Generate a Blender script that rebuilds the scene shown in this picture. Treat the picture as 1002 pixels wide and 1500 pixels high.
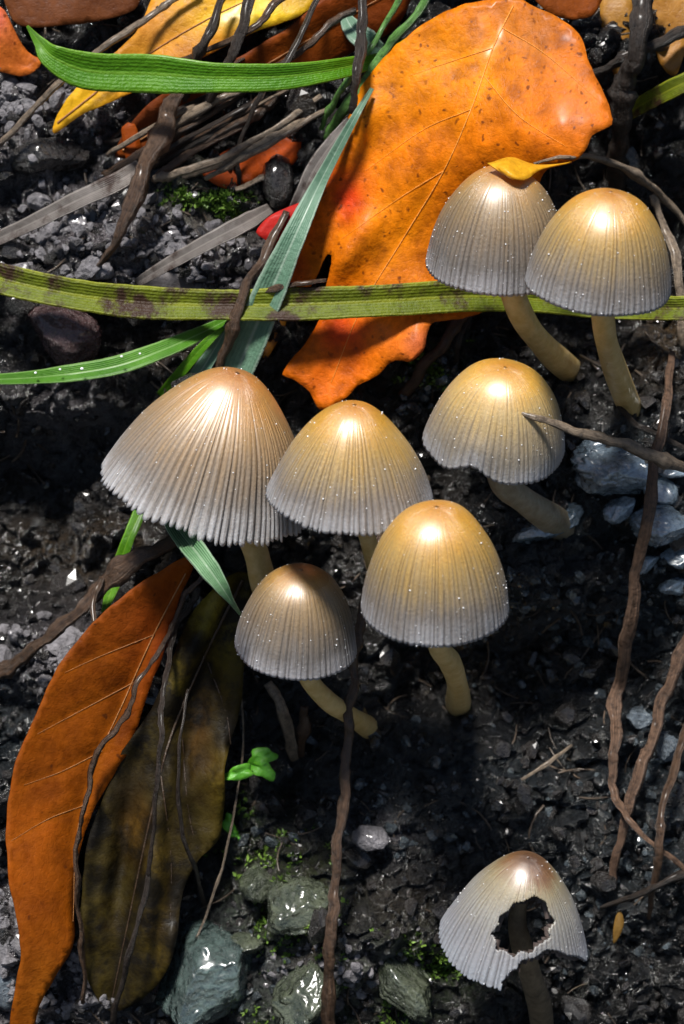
import bpy, math, random
import numpy as np
from mathutils import Vector, Matrix
from mathutils.geometry import delaunay_2d_cdt

for o in list(bpy.data.objects):
    bpy.data.objects.remove(o)
sc = bpy.context.scene
C = sc.collection
S = 0.01                      # all lengths below are in centimetres
R_ = math.radians

# ------------------------------------------------------------------ camera
FPX = 3500.0                  # focal length in photo pixels (1002 x 1500)
DIST = 35.0
PITCH = R_(30)
SLOPE = R_(58)
FWD = np.array([0, math.cos(PITCH), -math.sin(PITCH)])
UPV = np.array([0, math.sin(PITCH), math.cos(PITCH)])
RGT = np.array([1.0, 0, 0])
CAM = -FWD * DIST
cd = bpy.data.cameras.new('camera')
cam = bpy.data.objects.new('camera', cd)
C.objects.link(cam)
cam.location = CAM * S
cam.rotation_euler = (R_(90) - PITCH, 0, 0)
cd.sensor_fit = 'VERTICAL'
cd.sensor_height = 36
cd.lens = 36 * FPX / 1500
cd.clip_start = 0.01
cd.clip_end = 500
cd.dof.use_dof = True
cd.dof.focus_distance = (DIST - 2.4) * S
cd.dof.aperture_fstop = 36
sc.camera = cam

# ------------------------------------------------------------------ sky, sun, exposure
SUN_EL, SUN_AZ = 73, 212      # azimuth measured clockwise from +Y
w = bpy.data.worlds.new('World')
sc.world = w
w.use_nodes = True
nt = w.node_tree
sky = nt.nodes.new('ShaderNodeTexSky')
sky.sky_type = 'NISHITA'
sky.sun_disc = False
sky.sun_elevation = R_(SUN_EL)
sky.sun_rotation = R_(SUN_AZ)
nt.links.new(sky.outputs[0], nt.nodes['Background'].inputs[0])
nt.nodes['Background'].inputs[1].default_value = 0.055
sd = bpy.data.lights.new('sun', 'SUN')
sd.energy = 5.0
sd.angle = R_(10)
sd.color = (1, 0.97, 0.92)
sun = bpy.data.objects.new('sun', sd)
C.objects.link(sun)
sdir = Vector((math.sin(R_(SUN_AZ)) * math.cos(R_(SUN_EL)), math.cos(R_(SUN_AZ)) * math.cos(R_(SUN_EL)), math.sin(R_(SUN_EL))))
sun.rotation_euler = sdir.to_track_quat('Z', 'Y').to_euler()
sun.location = sdir * 3
vs = sc.view_settings
vs.view_transform = 'Standard'
vs.look = 'None'
vs.gamma = 1
vs.exposure = 0.4
sc.render.engine = 'CYCLES'

# ------------------------------------------------------------------ noise
rng = np.random.RandomState(7)
PERM = rng.permutation(512)
PERM = np.concatenate([PERM, PERM, PERM])
GRAD = rng.rand(512) * 2 * np.pi
GX, GY = np.cos(GRAD), np.sin(GRAD)
RND = rng.rand(512)

def hsh(i, j, k=0):
    return PERM[(PERM[(i + k * 17) & 511] + j) & 511]

def perlin(x, y, k=0):
    xi = np.floor(x).astype(int); yi = np.floor(y).astype(int)
    xf = x - xi; yf = y - yi
    u = xf * xf * xf * (xf * (xf * 6 - 15) + 10); v = yf * yf * yf * (yf * (yf * 6 - 15) + 10)
    def g(a, b):
        h = hsh(xi + a, yi + b, k)
        return GX[h] * (xf - a) + GY[h] * (yf - b)
    return ((g(0, 0) * (1 - u) + g(1, 0) * u) * (1 - v) + (g(0, 1) * (1 - u) + g(1, 1) * u) * v) * 1.4

def fbm(x, y, k=0, o=4):
    s = 0; a = 1.0; f = 1.0
    for i in range(o):
        s = s + a * perlin(x * f, y * f, k + i); a *= 0.5; f *= 2.03
    return s

def worley(x, y, k=0):
    xi = np.floor(x).astype(int); yi = np.floor(y).astype(int)
    f1 = np.full(x.shape, 9.0); f2 = np.full(x.shape, 9.0); idv = np.zeros(x.shape)
    for a in (-1, 0, 1):
        for b in (-1, 0, 1):
            h = hsh(xi + a, yi + b, k)
            d = np.hypot(xi + a + RND[h] - x, yi + b + RND[(h * 7 + 3) & 511] - y)
            c = d < f1
            f2 = np.where(c, f1, np.minimum(f2, d))
            idv = np.where(c, RND[(h * 13 + 5) & 511], idv)
            f1 = np.where(c, d, f1)
    return f1, f2, idv

def sstep(a, b, x):
    t = np.clip((x - a) / (b - a), 0, 1)
    return t * t * (3 - 2 * t)

# ------------------------------------------------------------------ bank geometry (plane coordinates u, v, n)
BV = np.array([0, math.cos(SLOPE), math.sin(SLOPE)])
BN = np.array([0, -math.sin(SLOPE), math.cos(SLOPE)])

def unproj(px, py, h):
    """point where the ray of a photo pixel crosses the plane h cm above the bank's mean plane"""
    d = FWD + RGT * ((px - 501) / FPX) + UPV * ((750 - py) / FPX)
    t = (h - CAM @ BN) / (d @ BN)
    return CAM + d * t, t

HOLES = [(55, 700, 130, 120, -1.5), (90, 850, 120, 70, -0.9), (70, 590, 160, 40, 0.35), (955, 300, 110, 150, -1.3),
         (800, 480, 120, 70, -0.6), (720, 1080, 220, 110, -0.6), (480, 900, 160, 120, -0.7), (240, 1250, 110, 200, -0.7),
         (430, 1400, 110, 110, 0.5), (770, 1440, 130, 70, -0.9), (920, 730, 110, 90, 0.35), (60, 190, 110, 60, 0.4),
         (650, 980, 90, 70, -0.8), (110, 960, 70, 50, 0.3), (250, 180, 150, 60, -0.4), (600, 1330, 100, 80, 0.25),
         (920, 1150, 90, 150, 0.2), (130, 400, 130, 80, 0.25), (560, 680, 200, 130, -0.6), (950, 920, 60, 50, 0.2), (820, 850, 170, 40, .45), (800, 965, 190, 80, -1.1), (720, 1200, 150, 40, .3), (600, 1010, 90, 60, -.5), (450, 1110, 90, 50, -.4)]

def low(u, v):
    h = 0.42 * fbm(u / 3.1 + 5, v / 2.6 + 9, 1, 2)
    for (px, py, rx, ry, a) in HOLES:
        du = (u - (px - 501) * .01) / (rx * .01); dv = (v - (750 - py) * .01) / (ry * .01)
        h = h + a * np.exp(-(du * du + dv * dv) * 0.9)
    return h

def full(u, v):
    wu = u + 0.12 * perlin(u * 2.3, v * 2.3, 40) + 0.04 * perlin(u * 7, v * 7, 44)
    wv = v + 0.12 * perlin(u * 2.3, v * 2.3, 41) + 0.04 * perlin(u * 7, v * 7, 45)
    h = low(u, v)
    h = h - .22 + 0.34 * fbm(wu * 0.9, wv * 0.9, 3, 4)
    h = h - 0.34 * np.abs(perlin(wu * 1.3, wv * 1.3, 12)) - .2 * np.abs(perlin(wu * 3.1, wv * 3.1, 13)) + 0.18
    for sc_, amp, k in ((1.15, .36, 20), (2.4, .24, 23), (5.0, .12, 26), (10., .05, 29)):
        f1, f2, idv = worley(wu * sc_, wv * sc_ * 1.15, k)
        dome = np.sqrt(np.clip(1 - (f1 / 0.75) ** 2, 0, 1)) * (0.25 + 0.75 * idv) * sstep(0.0, .22, f2 - f1)
        m = sstep(-.35, .3, perlin(u * 0.6 + k, v * 0.6, k)) * .75 + .25
        h = h + amp * dome * m
    h = h + 0.018 * perlin(u * 22, v * 22, 33)
    return h

def gpt(px, py, h=0.0, fn=low):
    """point h cm above the local ground along a photo ray, and its depth"""
    n = 0.0
    for _ in range(6):
        p, t = unproj(px, py, n + h)
        n = float(fn(np.array([p[0]]), np.array([p @ BV]))[0]) * 0.6 + n * 0.4
    return unproj(px, py, n + h)

# ------------------------------------------------------------------ object helpers
def tag(o, label, cat, group=None, kind=None):
    if label: o['label'] = label
    if cat: o['category'] = cat
    if group: o['group'] = group
    if kind: o['kind'] = kind
    return o

def mesh_obj(name, verts, faces, mat, origin=(0, 0, 0), parent=None, smooth=True, attrs=None):
    verts = np.asarray(verts, float)
    org = np.asarray(origin, float)
    me = bpy.data.meshes.new(name)
    me.from_pydata(((verts - org) * S).tolist(), [], faces if isinstance(faces, list) else faces.tolist())
    if attrs:
        for an, (ty, data) in attrs.items():
            a = me.attributes.new(an, ty, 'POINT')
            if ty == 'FLOAT':
                a.data.foreach_set('value', np.asarray(data, np.float32).ravel())
            else:
                a.data.foreach_set('color', np.asarray(data, np.float32).ravel())
    if smooth:
        me.polygons.foreach_set('use_smooth', [True] * len(me.polygons))
    me.materials.append(mat)
    me.update()
    o = bpy.data.objects.new(name, me)
    C.objects.link(o)
    if parent is None:
        o.location = org * S
    else:
        o.parent = parent
    return o

def empty(name, loc, label, cat, group=None):
    o = bpy.data.objects.new(name, None)
    o.empty_display_size = 0.005
    C.objects.link(o)
    o.location = np.asarray(loc) * S
    return tag(o, label, cat, group)

def catmull(pts, n):
    P = np.asarray(pts, float)
    if len(P) == 2:
        t = np.linspace(0, 1, n)[:, None]
        return P[0] * (1 - t) + P[1] * t
    Q = np.vstack([2 * P[0] - P[1], P, 2 * P[-1] - P[-2]])
    out = []
    m = len(P) - 1
    for s in np.linspace(0, m - 1e-9, n):
        i = int(s); t = s - i
        a, b, c, d = Q[i:i + 4]
        out.append(0.5 * ((2 * b) + (-a + c) * t + (2 * a - 5 * b + 4 * c - d) * t * t + (-a + 3 * b - 3 * c + d) * t ** 3))
    return np.array(out)

def tangents(L):
    T = np.gradient(L, axis=0)
    return T / np.maximum(np.linalg.norm(T, axis=1), 1e-9)[:, None]

# ------------------------------------------------------------------ materials
def new_mat(name):
    m = bpy.data.materials.new(name)
    m.use_nodes = True
    return m, m.node_tree, m.node_tree.nodes['Principled BSDF']

def nd(nt, ty, **kw):
    n = nt.nodes.new(ty)
    for k, v in kw.items():
        if k.startswith('i_'):
            key = k[2:]
            n.inputs[int(key) if key.isdigit() else key].default_value = v
        else:
            setattr(n, k, v)
    return n

def coords(nt, scale=(100, 100, 100)):
    t = nt.nodes.new('ShaderNodeTexCoord')
    mp = nt.nodes.new('ShaderNodeMapping')
    mp.inputs['Scale'].default_value = scale
    nt.links.new(t.outputs['Object'], mp.inputs[0])
    return mp.outputs[0]

def noise(nt, vec, scale, detail=4, rough=0.6):
    n = nd(nt, 'ShaderNodeTexNoise', i_Scale=scale, i_Detail=detail, i_Roughness=rough)
    nt.links.new(vec, n.inputs['Vector'])
    return n.outputs['Fac']

def ramp(nt, fac, stops, interp='LINEAR'):
    r = nt.nodes.new('ShaderNodeValToRGB')
    r.color_ramp.interpolation = interp
    el = r.color_ramp.elements
    while len(el) < len(stops): el.new(0.5)
    for e, (p, c) in zip(el, stops):
        e.position = p
        e.color = (c[0], c[1], c[2], 1) if not isinstance(c, (int, float)) else (c, c, c, 1)
    nt.links.new(fac, r.inputs[0])
    return r.outputs[0]

def mixc(nt, fac, a, b, mode='MIX'):
    m = nt.nodes.new('ShaderNodeMix')
    m.data_type = 'RGBA'
    m.blend_type = mode
    for sock, v in ((m.inputs[0], fac), (m.inputs[6], a), (m.inputs[7], b)):
        if isinstance(v, (int, float)): sock.default_value = v
        elif isinstance(v, tuple): sock.default_value = (*v, 1)
        else: nt.links.new(v, sock)
    return m.outputs[2]

def maths(nt, op, a, b=0.0, c=None):
    m = nt.nodes.new('ShaderNodeMath')
    m.operation = op
    for i, v in enumerate((a, b) if c is None else (a, b, c)):
        if isinstance(v, (int, float)): m.inputs[i].default_value = v
        else: nt.links.new(v, m.inputs[i])
    return m.outputs[0]

def attr(nt, name, out='Fac'):
    a = nt.nodes.new('ShaderNodeAttribute')
    a.attribute_name = name
    return a.outputs[out]

def bump(nt, bsdf, height, dist, strength=1.0):
    b = nd(nt, 'ShaderNodeBump', i_Strength=strength, i_Distance=dist)
    nt.links.new(height, b.inputs['Height'])
    nt.links.new(b.outputs[0], bsdf.inputs['Normal'])

def mat_soil():
    m, nt, b = new_mat('wet_soil')
    v = coords(nt)
    n1 = noise(nt, v, 1.3, 6, .65); n2 = noise(nt, v, 7, 6, .7); n3 = noise(nt, v, 28, 4, .7)
    base = ramp(nt, n1, [(.3, (.002, .002, .002)), (.5, (.007, .006, .005)), (.7, (.020, .015, .012))])
    base = mixc(nt, ramp(nt, n2, [(.5, 0.), (.75, 1.)]), base, (.035, .033, .034))
    grit = ramp(nt, n3, [(.3, (.07, .06, .065)), (.5, (.30, .26, .275)), (.68, (.62, .57, .59))])
    base = mixc(nt, maths(nt, 'MULTIPLY', attr(nt, 'grey'), ramp(nt, n2, [(.35, 0.05), (.6, 1.)])), base, grit)
    tan = ramp(nt, n3, [(.3, (.05, .03, .012)), (.6, (.16, .10, .045)), (.75, (.3, .2, .1))])
    base = mixc(nt, maths(nt, 'MULTIPLY', attr(nt, 'tan'), ramp(nt, n2, [(.35, 0.), (.62, 1.)])), base, tan)
    blue = ramp(nt, n3, [(.3, (.02, .03, .037)), (.6, (.09, .125, .15)), (.75, (.2, .26, .3))])
    base = mixc(nt, maths(nt, 'MULTIPLY', attr(nt, 'blue'), ramp(nt, n2, [(.3, 0.), (.6, .9)])), base, blue)
    moss = ramp(nt, n3, [(.3, (.012, .03, .006)), (.6, (.05, .09, .012)), (.75, (.12, .18, .03))])
    base = mixc(nt, maths(nt, 'MULTIPLY', attr(nt, 'moss'), ramp(nt, n2, [(.4, 0.), (.58, .9)])), base, moss)
    nt.links.new(base, b.inputs['Base Color'])
    nt.links.new(ramp(nt, n1, [(.35, .22), (.65, .5)]), b.inputs['Roughness'])
    b.inputs['Specular IOR Level'].default_value = 0.55
    b.inputs['Coat Weight'].default_value = 0.8
    b.inputs['Coat IOR'].default_value = 1.85
    b.inputs['Coat Roughness'].default_value = 0.13
    hh = maths(nt, 'ADD', maths(nt, 'MULTIPLY', n2, 1.0), maths(nt, 'MULTIPLY', n3, .4))
    bump(nt, b, hh, 0.0034, 1.0)
    bn = [q for q in nt.nodes if q.type == 'BUMP'][0]
    nt.links.new(bn.outputs[0], b.inputs['Coat Normal'])
    return m

def mat_rock(name, c0, c1, rough=.25, coat=.5, cr=.12, cior=1.5):
    m, nt, b = new_mat(name)
    v = coords(nt)
    n1 = noise(nt, v, 2.2, 6, .65); n2 = noise(nt, v, 14, 5, .7)
    col = ramp(nt, n1, [(.32, c0), (.68, c1)])
    col = mixc(nt, ramp(nt, n2, [(.35, .55), (.6, 0.)]), col, tuple(x * .3 for x in c0))
    nt.links.new(col, b.inputs['Base Color'])
    nt.links.new(ramp(nt, n2, [(.3, rough * .7), (.7, rough * 1.6)]), b.inputs['Roughness'])
    b.inputs['Coat Weight'].default_value = coat
    b.inputs['Coat Roughness'].default_value = cr
    b.inputs['Coat IOR'].default_value = cior
    bump(nt, b, maths(nt, 'ADD', n1, maths(nt, 'MULTIPLY', n2, .4)), 0.0022, .9)
    return m

def mat_leaf(name, spots=(.05, .02, .01), spot_amt=.8, rough=.32, trans=.25, mott=.35, coat=.35, spot_scale=5.0, spot_lo=.2, vein=(1.5, 1.7, 1.8), vamt=.45, spec=.3, n1s=1.4, rot=0., net=.5):
    m, nt, b = new_mat(name)
    v = coords(nt)
    n1 = noise(nt, v, n1s, 5, .65); n2 = noise(nt, v, 9, 5, .7)
    tint = attr(nt, 'tint', 'Color')
    col = mixc(nt, mott, tint, ramp(nt, n1, [(.3, (.35, .28, .2)), (.5, (.9, .9, .9)), (.7, (1.35, 1.3, 1.1))]), 'MULTIPLY')
    col = mixc(nt, .5, col, ramp(nt, n2, [(.3, (.55, .45, .4)), (.55, (1, 1, 1)), (.75, (1.25, 1.25, 1.1))]), 'MULTIPLY')
    vo = nd(nt, 'ShaderNodeTexVoronoi', i_Scale=spot_scale)
    wv = nt.nodes.new('ShaderNodeVectorMath'); wv.operation = 'ADD'
    nt.links.new(v, wv.inputs[0])
    wn = nd(nt, 'ShaderNodeTexNoise', i_Scale=5.0, i_Detail=3.0)
    nt.links.new(v, wn.inputs['Vector'])
    sc2 = nt.nodes.new('ShaderNodeVectorMath'); sc2.operation = 'SCALE'; sc2.inputs['Scale'].default_value = .25
    nt.links.new(wn.outputs['Color'], sc2.inputs[0]); nt.links.new(sc2.outputs[0], wv.inputs[1])
    nt.links.new(wv.outputs[0], vo.inputs['Vector'])
    sm = ramp(nt, vo.outputs['Distance'], [(spot_lo * .45, 1.), (spot_lo, 0.)])
    rnd = nt.nodes.new('ShaderNodeSeparateColor'); nt.links.new(vo.outputs['Color'], rnd.inputs[0])
    sm = maths(nt, 'MULTIPLY', sm, ramp(nt, rnd.outputs[0], [(.45, 0.), (.8, 1.)]))
    col = mixc(nt, maths(nt, 'MULTIPLY', sm, spot_amt), col, spots)
    col = mixc(nt, maths(nt, 'MULTIPLY', attr(nt, 'vein'), vamt), col, mixc(nt, 1.0, tint, vein, 'MULTIPLY'))
    ve = nd(nt, 'ShaderNodeTexVoronoi', i_Scale=7.5, feature='DISTANCE_TO_EDGE')
    nt.links.new(wv.outputs[0], ve.inputs['Vector'])
    netm = ramp(nt, ve.outputs['Distance'], [(.0, 1.), (.09, 0.)])
    col = mixc(nt, maths(nt, 'MULTIPLY', netm, .22 * net), col, mixc(nt, 1.0, tint, (.5, .4, .4), 'MULTIPLY'))
    if rot:
        rn = ramp(nt, noise(nt, v, .95, 6, .7), [(.44, 0.), (.58, 1.)])
        col = mixc(nt, maths(nt, 'MULTIPLY', rn, rot), col, (.006, .0045, .003))
    nt.links.new(col, b.inputs['Base Color'])
    nt.links.new(ramp(nt, n2, [(.3, rough * .75), (.7, rough * 1.5)]), b.inputs['Roughness'])
    nt.links.new(ramp(nt, noise(nt, v, .7, 3, .6), [(.48, 0.), (.68, coat * 2.5)]), b.inputs['Coat Weight'])
    b.inputs['Coat Roughness'].default_value = .22
    b.inputs['Specular IOR Level'].default_value = spec
    bump(nt, b, maths(nt, 'SUBTRACT', maths(nt, 'ADD', maths(nt, 'MULTIPLY', n2, .35), n1), maths(nt, 'MULTIPLY', netm, .09 * net)), 0.0006, .6)
    tr = nt.nodes.new('ShaderNodeBsdfTranslucent')
    nt.links.new(mixc(nt, 1.0, col, (1.2, 1.0, .8), 'MULTIPLY'), tr.inputs[0])
    mx = nt.nodes.new('ShaderNodeMixShader'); mx.inputs[0].default_value = trans
    out = nt.nodes['Material Output']
    nt.links.new(b.outputs[0], mx.inputs[1]); nt.links.new(tr.outputs[0], mx.inputs[2])
    nt.links.new(mx.outputs[0], out.inputs[0])
    return m

def mat_blade(name, c0, c1, edge, blotch=0.0, trans=.25, rough=.33, lines=1.0, coat=.12):
    """grass blade: 'across' (-1..1) and 'along' attributes"""
    m, nt, b = new_mat(name)
    v = coords(nt)
    ac = attr(nt, 'across')
    n1 = noise(nt, v, 2.0, 4, .6); n2 = noise(nt, v, 12, 4, .65)
    wv = maths(nt, 'SINE', maths(nt, 'MULTIPLY', maths(nt, 'ADD', ac, maths(nt, 'MULTIPLY', n1, .12)), 34.))
    col = ramp(nt, n1, [(.3, c0), (.7, c1)])
    col = mixc(nt, maths(nt, 'MULTIPLY', ramp(nt, wv, [(0., 0.), (1., .55)]), lines), col, tuple(x * .45 for x in c0))
    eg = ramp(nt, maths(nt, 'ABSOLUTE', ac), [(.78, 0.), (.98, 1.)])
    col = mixc(nt, maths(nt, 'MULTIPLY', eg, .6), col, edge)
    mid = ramp(nt, maths(nt, 'ABSOLUTE', ac), [(.02, 1.), (.12, 0.)])
    col = mixc(nt, maths(nt, 'MULTIPLY', mid, .5), col, edge)
    if blotch:
        bl = ramp(nt, noise(nt, v, 1.7, 5, .7), [(.50, 0.), (.62, 1.)])
        col = mixc(nt, maths(nt, 'MULTIPLY', bl, blotch), col, (.035, .014, .008))
    nt.links.new(col, b.inputs['Base Color'])
    b.inputs['Roughness'].default_value = rough
    b.inputs['Specular IOR Level'].default_value = .3
    b.inputs['Coat Weight'].default_value = coat
    b.inputs['Coat Roughness'].default_value = .2
    bump(nt, b, maths(nt, 'ADD', maths(nt, 'MULTIPLY', wv, .3 * lines), n2), 0.0004, .7)
    tr = nt.nodes.new('ShaderNodeBsdfTranslucent'); nt.links.new(col, tr.inputs[0])
    mx = nt.nodes.new('ShaderNodeMixShader'); mx.inputs[0].default_value = trans
    nt.links.new(b.outputs[0], mx.inputs[1]); nt.links.new(tr.outputs[0], mx.inputs[2])
    nt.links.new(mx.outputs[0], nt.nodes['Material Output'].inputs[0])
    return m

def mat_twig(name, c0, c1, rough=.4, coat=.25):
    m, nt, b = new_mat(name)
    v = coords(nt)
    al = attr(nt, 'along'); ar = attr(nt, 'around')
    cb = nt.nodes.new('ShaderNodeCombineXYZ')
    nt.links.new(al, cb.inputs[0]); nt.links.new(ar, cb.inputs[1])
    n1 = noise(nt, cb.outputs[0], 1.0, 5, .7); n2 = noise(nt, v, 11, 5, .7)
    col = ramp(nt, n1, [(.3, c0), (.7, c1)])
    col = mixc(nt, ramp(nt, n2, [(.35, .7), (.55, 0.)]), col, tuple(x * .25 for x in c0))
    nt.links.new(col, b.inputs['Base Color'])
    nt.links.new(ramp(nt, n2, [(.3, rough * .7), (.7, rough * 1.5)]), b.inputs['Roughness'])
    b.inputs['Coat Weight'].default_value = coat
    b.inputs['Coat Roughness'].default_value = .2
    bump(nt, b, maths(nt, 'ADD', n1, n2), 0.0006, .8)
    return m

def mat_cap(name, stops, streak=.5, rough=.34):
    m, nt, b = new_mat(name)
    v = coords(nt)
    tt = attr(nt, 'tt'); gr = attr(nt, 'groove'); ang = attr(nt, 'ang')
    cb = nt.nodes.new('ShaderNodeCombineXYZ')
    nt.links.new(ang, cb.inputs[0]); nt.links.new(maths(nt, 'MULTIPLY', tt, .8), cb.inputs[1])
    st = noise(nt, cb.outputs[0], 3.0, 4, .65)          # long radial streaks
    n1 = noise(nt, v, 1.6, 4, .6); n2 = noise(nt, v, 26, 3, .7)
    tj = maths(nt, 'ADD', tt, maths(nt, 'MULTIPLY', maths(nt, 'SUBTRACT', st, .5), .42))
    tj = maths(nt, 'ADD', tj, maths(nt, 'MULTIPLY', maths(nt, 'SUBTRACT', n1, .5), .3))
    col = ramp(nt, tj, stops)
    col = mixc(nt, maths(nt, 'MULTIPLY', gr, streak), col, mixc(nt, 1., col, (.16, .13, .11), 'MULTIPLY'))
    col = mixc(nt, .6, col, ramp(nt, n2, [(.3, (.72, .7, .68)), (.6, (1, 1, 1)), (.75, (1.3, 1.3, 1.32))]), 'MULTIPLY')
    nt.links.new(col, b.inputs['Base Color'])
    nt.links.new(ramp(nt, tt, [(.25, rough * .8), (.75, rough * 1.5)]), b.inputs['Roughness'])
    b.inputs['Subsurface Weight'].default_value = .15
    b.inputs['Subsurface Radius'].default_value = (1, .6, .4)
    b.inputs['Subsurface Scale'].default_value = .0012
    nt.links.new(ramp(nt, tt, [(.2, 1.), (.6, .12)]), b.inputs['Coat Weight'])
    b.inputs['Coat IOR'].default_value = 2.2
    b.inputs['Coat Roughness'].default_value = .42
    bump(nt, b, maths(nt, 'ADD', n2, maths(nt, 'MULTIPLY', st, 2.0)), 0.0003, .5)
    return m

def mat_plain(name, c0, c1, rough=.45, scale=6., sss=0., coat=0.):
    m, nt, b = new_mat(name)
    v = coords(nt)
    n1 = noise(nt, v, scale, 5, .65)
    nt.links.new(ramp(nt, n1, [(.3, c0), (.7, c1)]), b.inputs['Base Color'])
    b.inputs['Roughness'].default_value = rough
    b.inputs['Coat Weight'].default_value = coat
    if sss:
        b.inputs['Subsurface Weight'].default_value = sss
        b.inputs['Subsurface Scale'].default_value = .0015
    bump(nt, b, n1, .0005, .6)
    return m

M_soil = mat_soil()
M_slate = mat_rock('blue_slate', (.07, .11, .15), (.38, .5, .6), .25, 1., .26, 2.4)  # base colour lifted to stand in for glare on the wet stone
M_greenslate = mat_rock('green_slate', (.03, .05, .048), (.12, .18, .16), .25, 1., .24, 1.9)
M_mossrock = mat_rock('mossy_rock', (.022, .032, .018), (.14, .16, .10), .25, .9, .2, 1.7)
M_grey = mat_rock('grey_pebble', (.10, .095, .10), (.34, .32, .34), .35, .3)
M_purple = mat_rock('purple_pebble', (.05, .03, .03), (.13, .07, .07), .22, .7)
M_bluepeb = mat_rock('blue_pebble', (.05, .065, .08), (.22, .265, .31), .2, .8)
M_chip = mat_rock('stone_chip_wet', (.012, .015, .018), (.11, .135, .15), .2, .9)
M_clod = mat_rock('dark_clod', (.006, .005, .0045), (.034, .028, .025), .26, .8, .2)
M_lf_orange = mat_leaf('orange_leaf_skin', (.12, .022, .002), .85, .42, .2, .75, .14, 8., .30, spec=.15, n1s=2.6)
M_lf_yellow = mat_leaf('yellow_leaf_skin', (.22, .07, .01), .6, .4, .25, .5, .2)
M_lf_rust = mat_leaf('rust_leaf_skin', (.05, .012, .003), .7, .5, .2, .7, .05, 4., .15, spec=.15)
M_lf_dark = mat_leaf('dark_leaf_skin', (.006, .005, .003), .95, .5, .06, 1., .05, 1.5, .6, (.1, .08, .08), .95, .15, 1.4, .95)
M_rib = mat_plain('leaf_rib', (.22, .08, .02), (.45, .2, .06), .4, 12.)
M_rib_or = mat_plain('orange_leaf_rib', (.72, .24, .015), (.85, .36, .06), .45, 12.)
M_rib_dark = mat_plain('dark_leaf_rib', (.02, .012, .008), (.07, .04, .02), .4, 12.)
M_bl_bright = mat_blade('bright_grass', (.06, .20, .012), (.11, .30, .025), (.35, .55, .2), 0, .3, .4, .4)
M_bl_mid = mat_blade('green_grass', (.055, .19, .003), (.10, .27, .006), (.2, .38, .03), 0, .25, .4, .2)
M_bl_olive = mat_blade('olive_grass', (.07, .095, .003), (.14, .17, .005), (.30, .31, .02), .98, .1, .5, .3, .0)
M_bl_blue = mat_blade('bluegreen_grass', (.09, .19, .12), (.17, .29, .2), (.42, .52, .42), 0, .2, .4, .25)
M_bl_pale = mat_blade('pale_grass', (.16, .35, .16), (.3, .52, .28), (.6, .75, .55), 0, .3)
M_bl_straw = mat_blade('grey_straw', (.10, .085, .075), (.27, .24, .22), (.36, .32, .29), .9, .1, .35, .5)
M_bl_tan = mat_blade('tan_straw', (.28, .13, .03), (.45, .22, .06), (.5, .3, .1), .3, .2)
M_tw_dark = mat_twig('dark_twig', (.010, .007, .005), (.045, .028, .018), .45, .12)
M_tw_brown = mat_twig('brown_twig', (.03, .015, .008), (.13, .07, .036), .4, .25)
M_tw_straw = mat_twig('pale_twig', (.13, .09, .06), (.36, .28, .2), .4, .25)
M_tw_red = mat_twig('redbrown_twig', (.028, .015, .009), (.24, .135, .08), .5, .08)
M_tw_green = mat_twig('green_stalk', (.05, .16, .02), (.14, .32, .06), .35, .3)
M_stem = mat_plain('mushroom_stem', (.55, .36, .11), (.74, .54, .24), .45, 5., .1)
M_stem_shade = mat_plain('mushroom_stem_shaded', (.07, .05, .03), (.2, .15, .09), .6, 5.)  # stem colour darkened to stand in for shade inside the broken cap
M_stem_d = mat_plain('mushroom_stem_dull', (.22, .17, .10), (.4, .34, .24), .5, 5., .15)
M_gill = mat_plain('mushroom_gill', (.05, .035, .03), (.12, .09, .08), .6, 8.)
M_dew = mat_plain('dew', (.75, .77, .8), (.9, .9, .92), .08, 1., 0, .6)
M_moss = mat_plain('moss_green', (.05, .11, .012), (.16, .26, .04), .5, 3.)
M_clover = mat_plain('seedling_green', (.06, .24, .01), (.13, .42, .03), .45, 6., .05, .05)

# ------------------------------------------------------------------ ground: one sheet, steep bank between level floors
def axis(lo, hi, step, far, g=1.35):
    a = list(np.arange(lo, hi + 1e-6, step))
    s = step; x = hi; r = []
    while x < far:
        s *= g; x += s; r.append(x)
    s = step; x = lo; l = []
    while x > -far:
        s *= g; x -= s; l.append(x)
    return np.array(l[::-1] + a + r)

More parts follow.
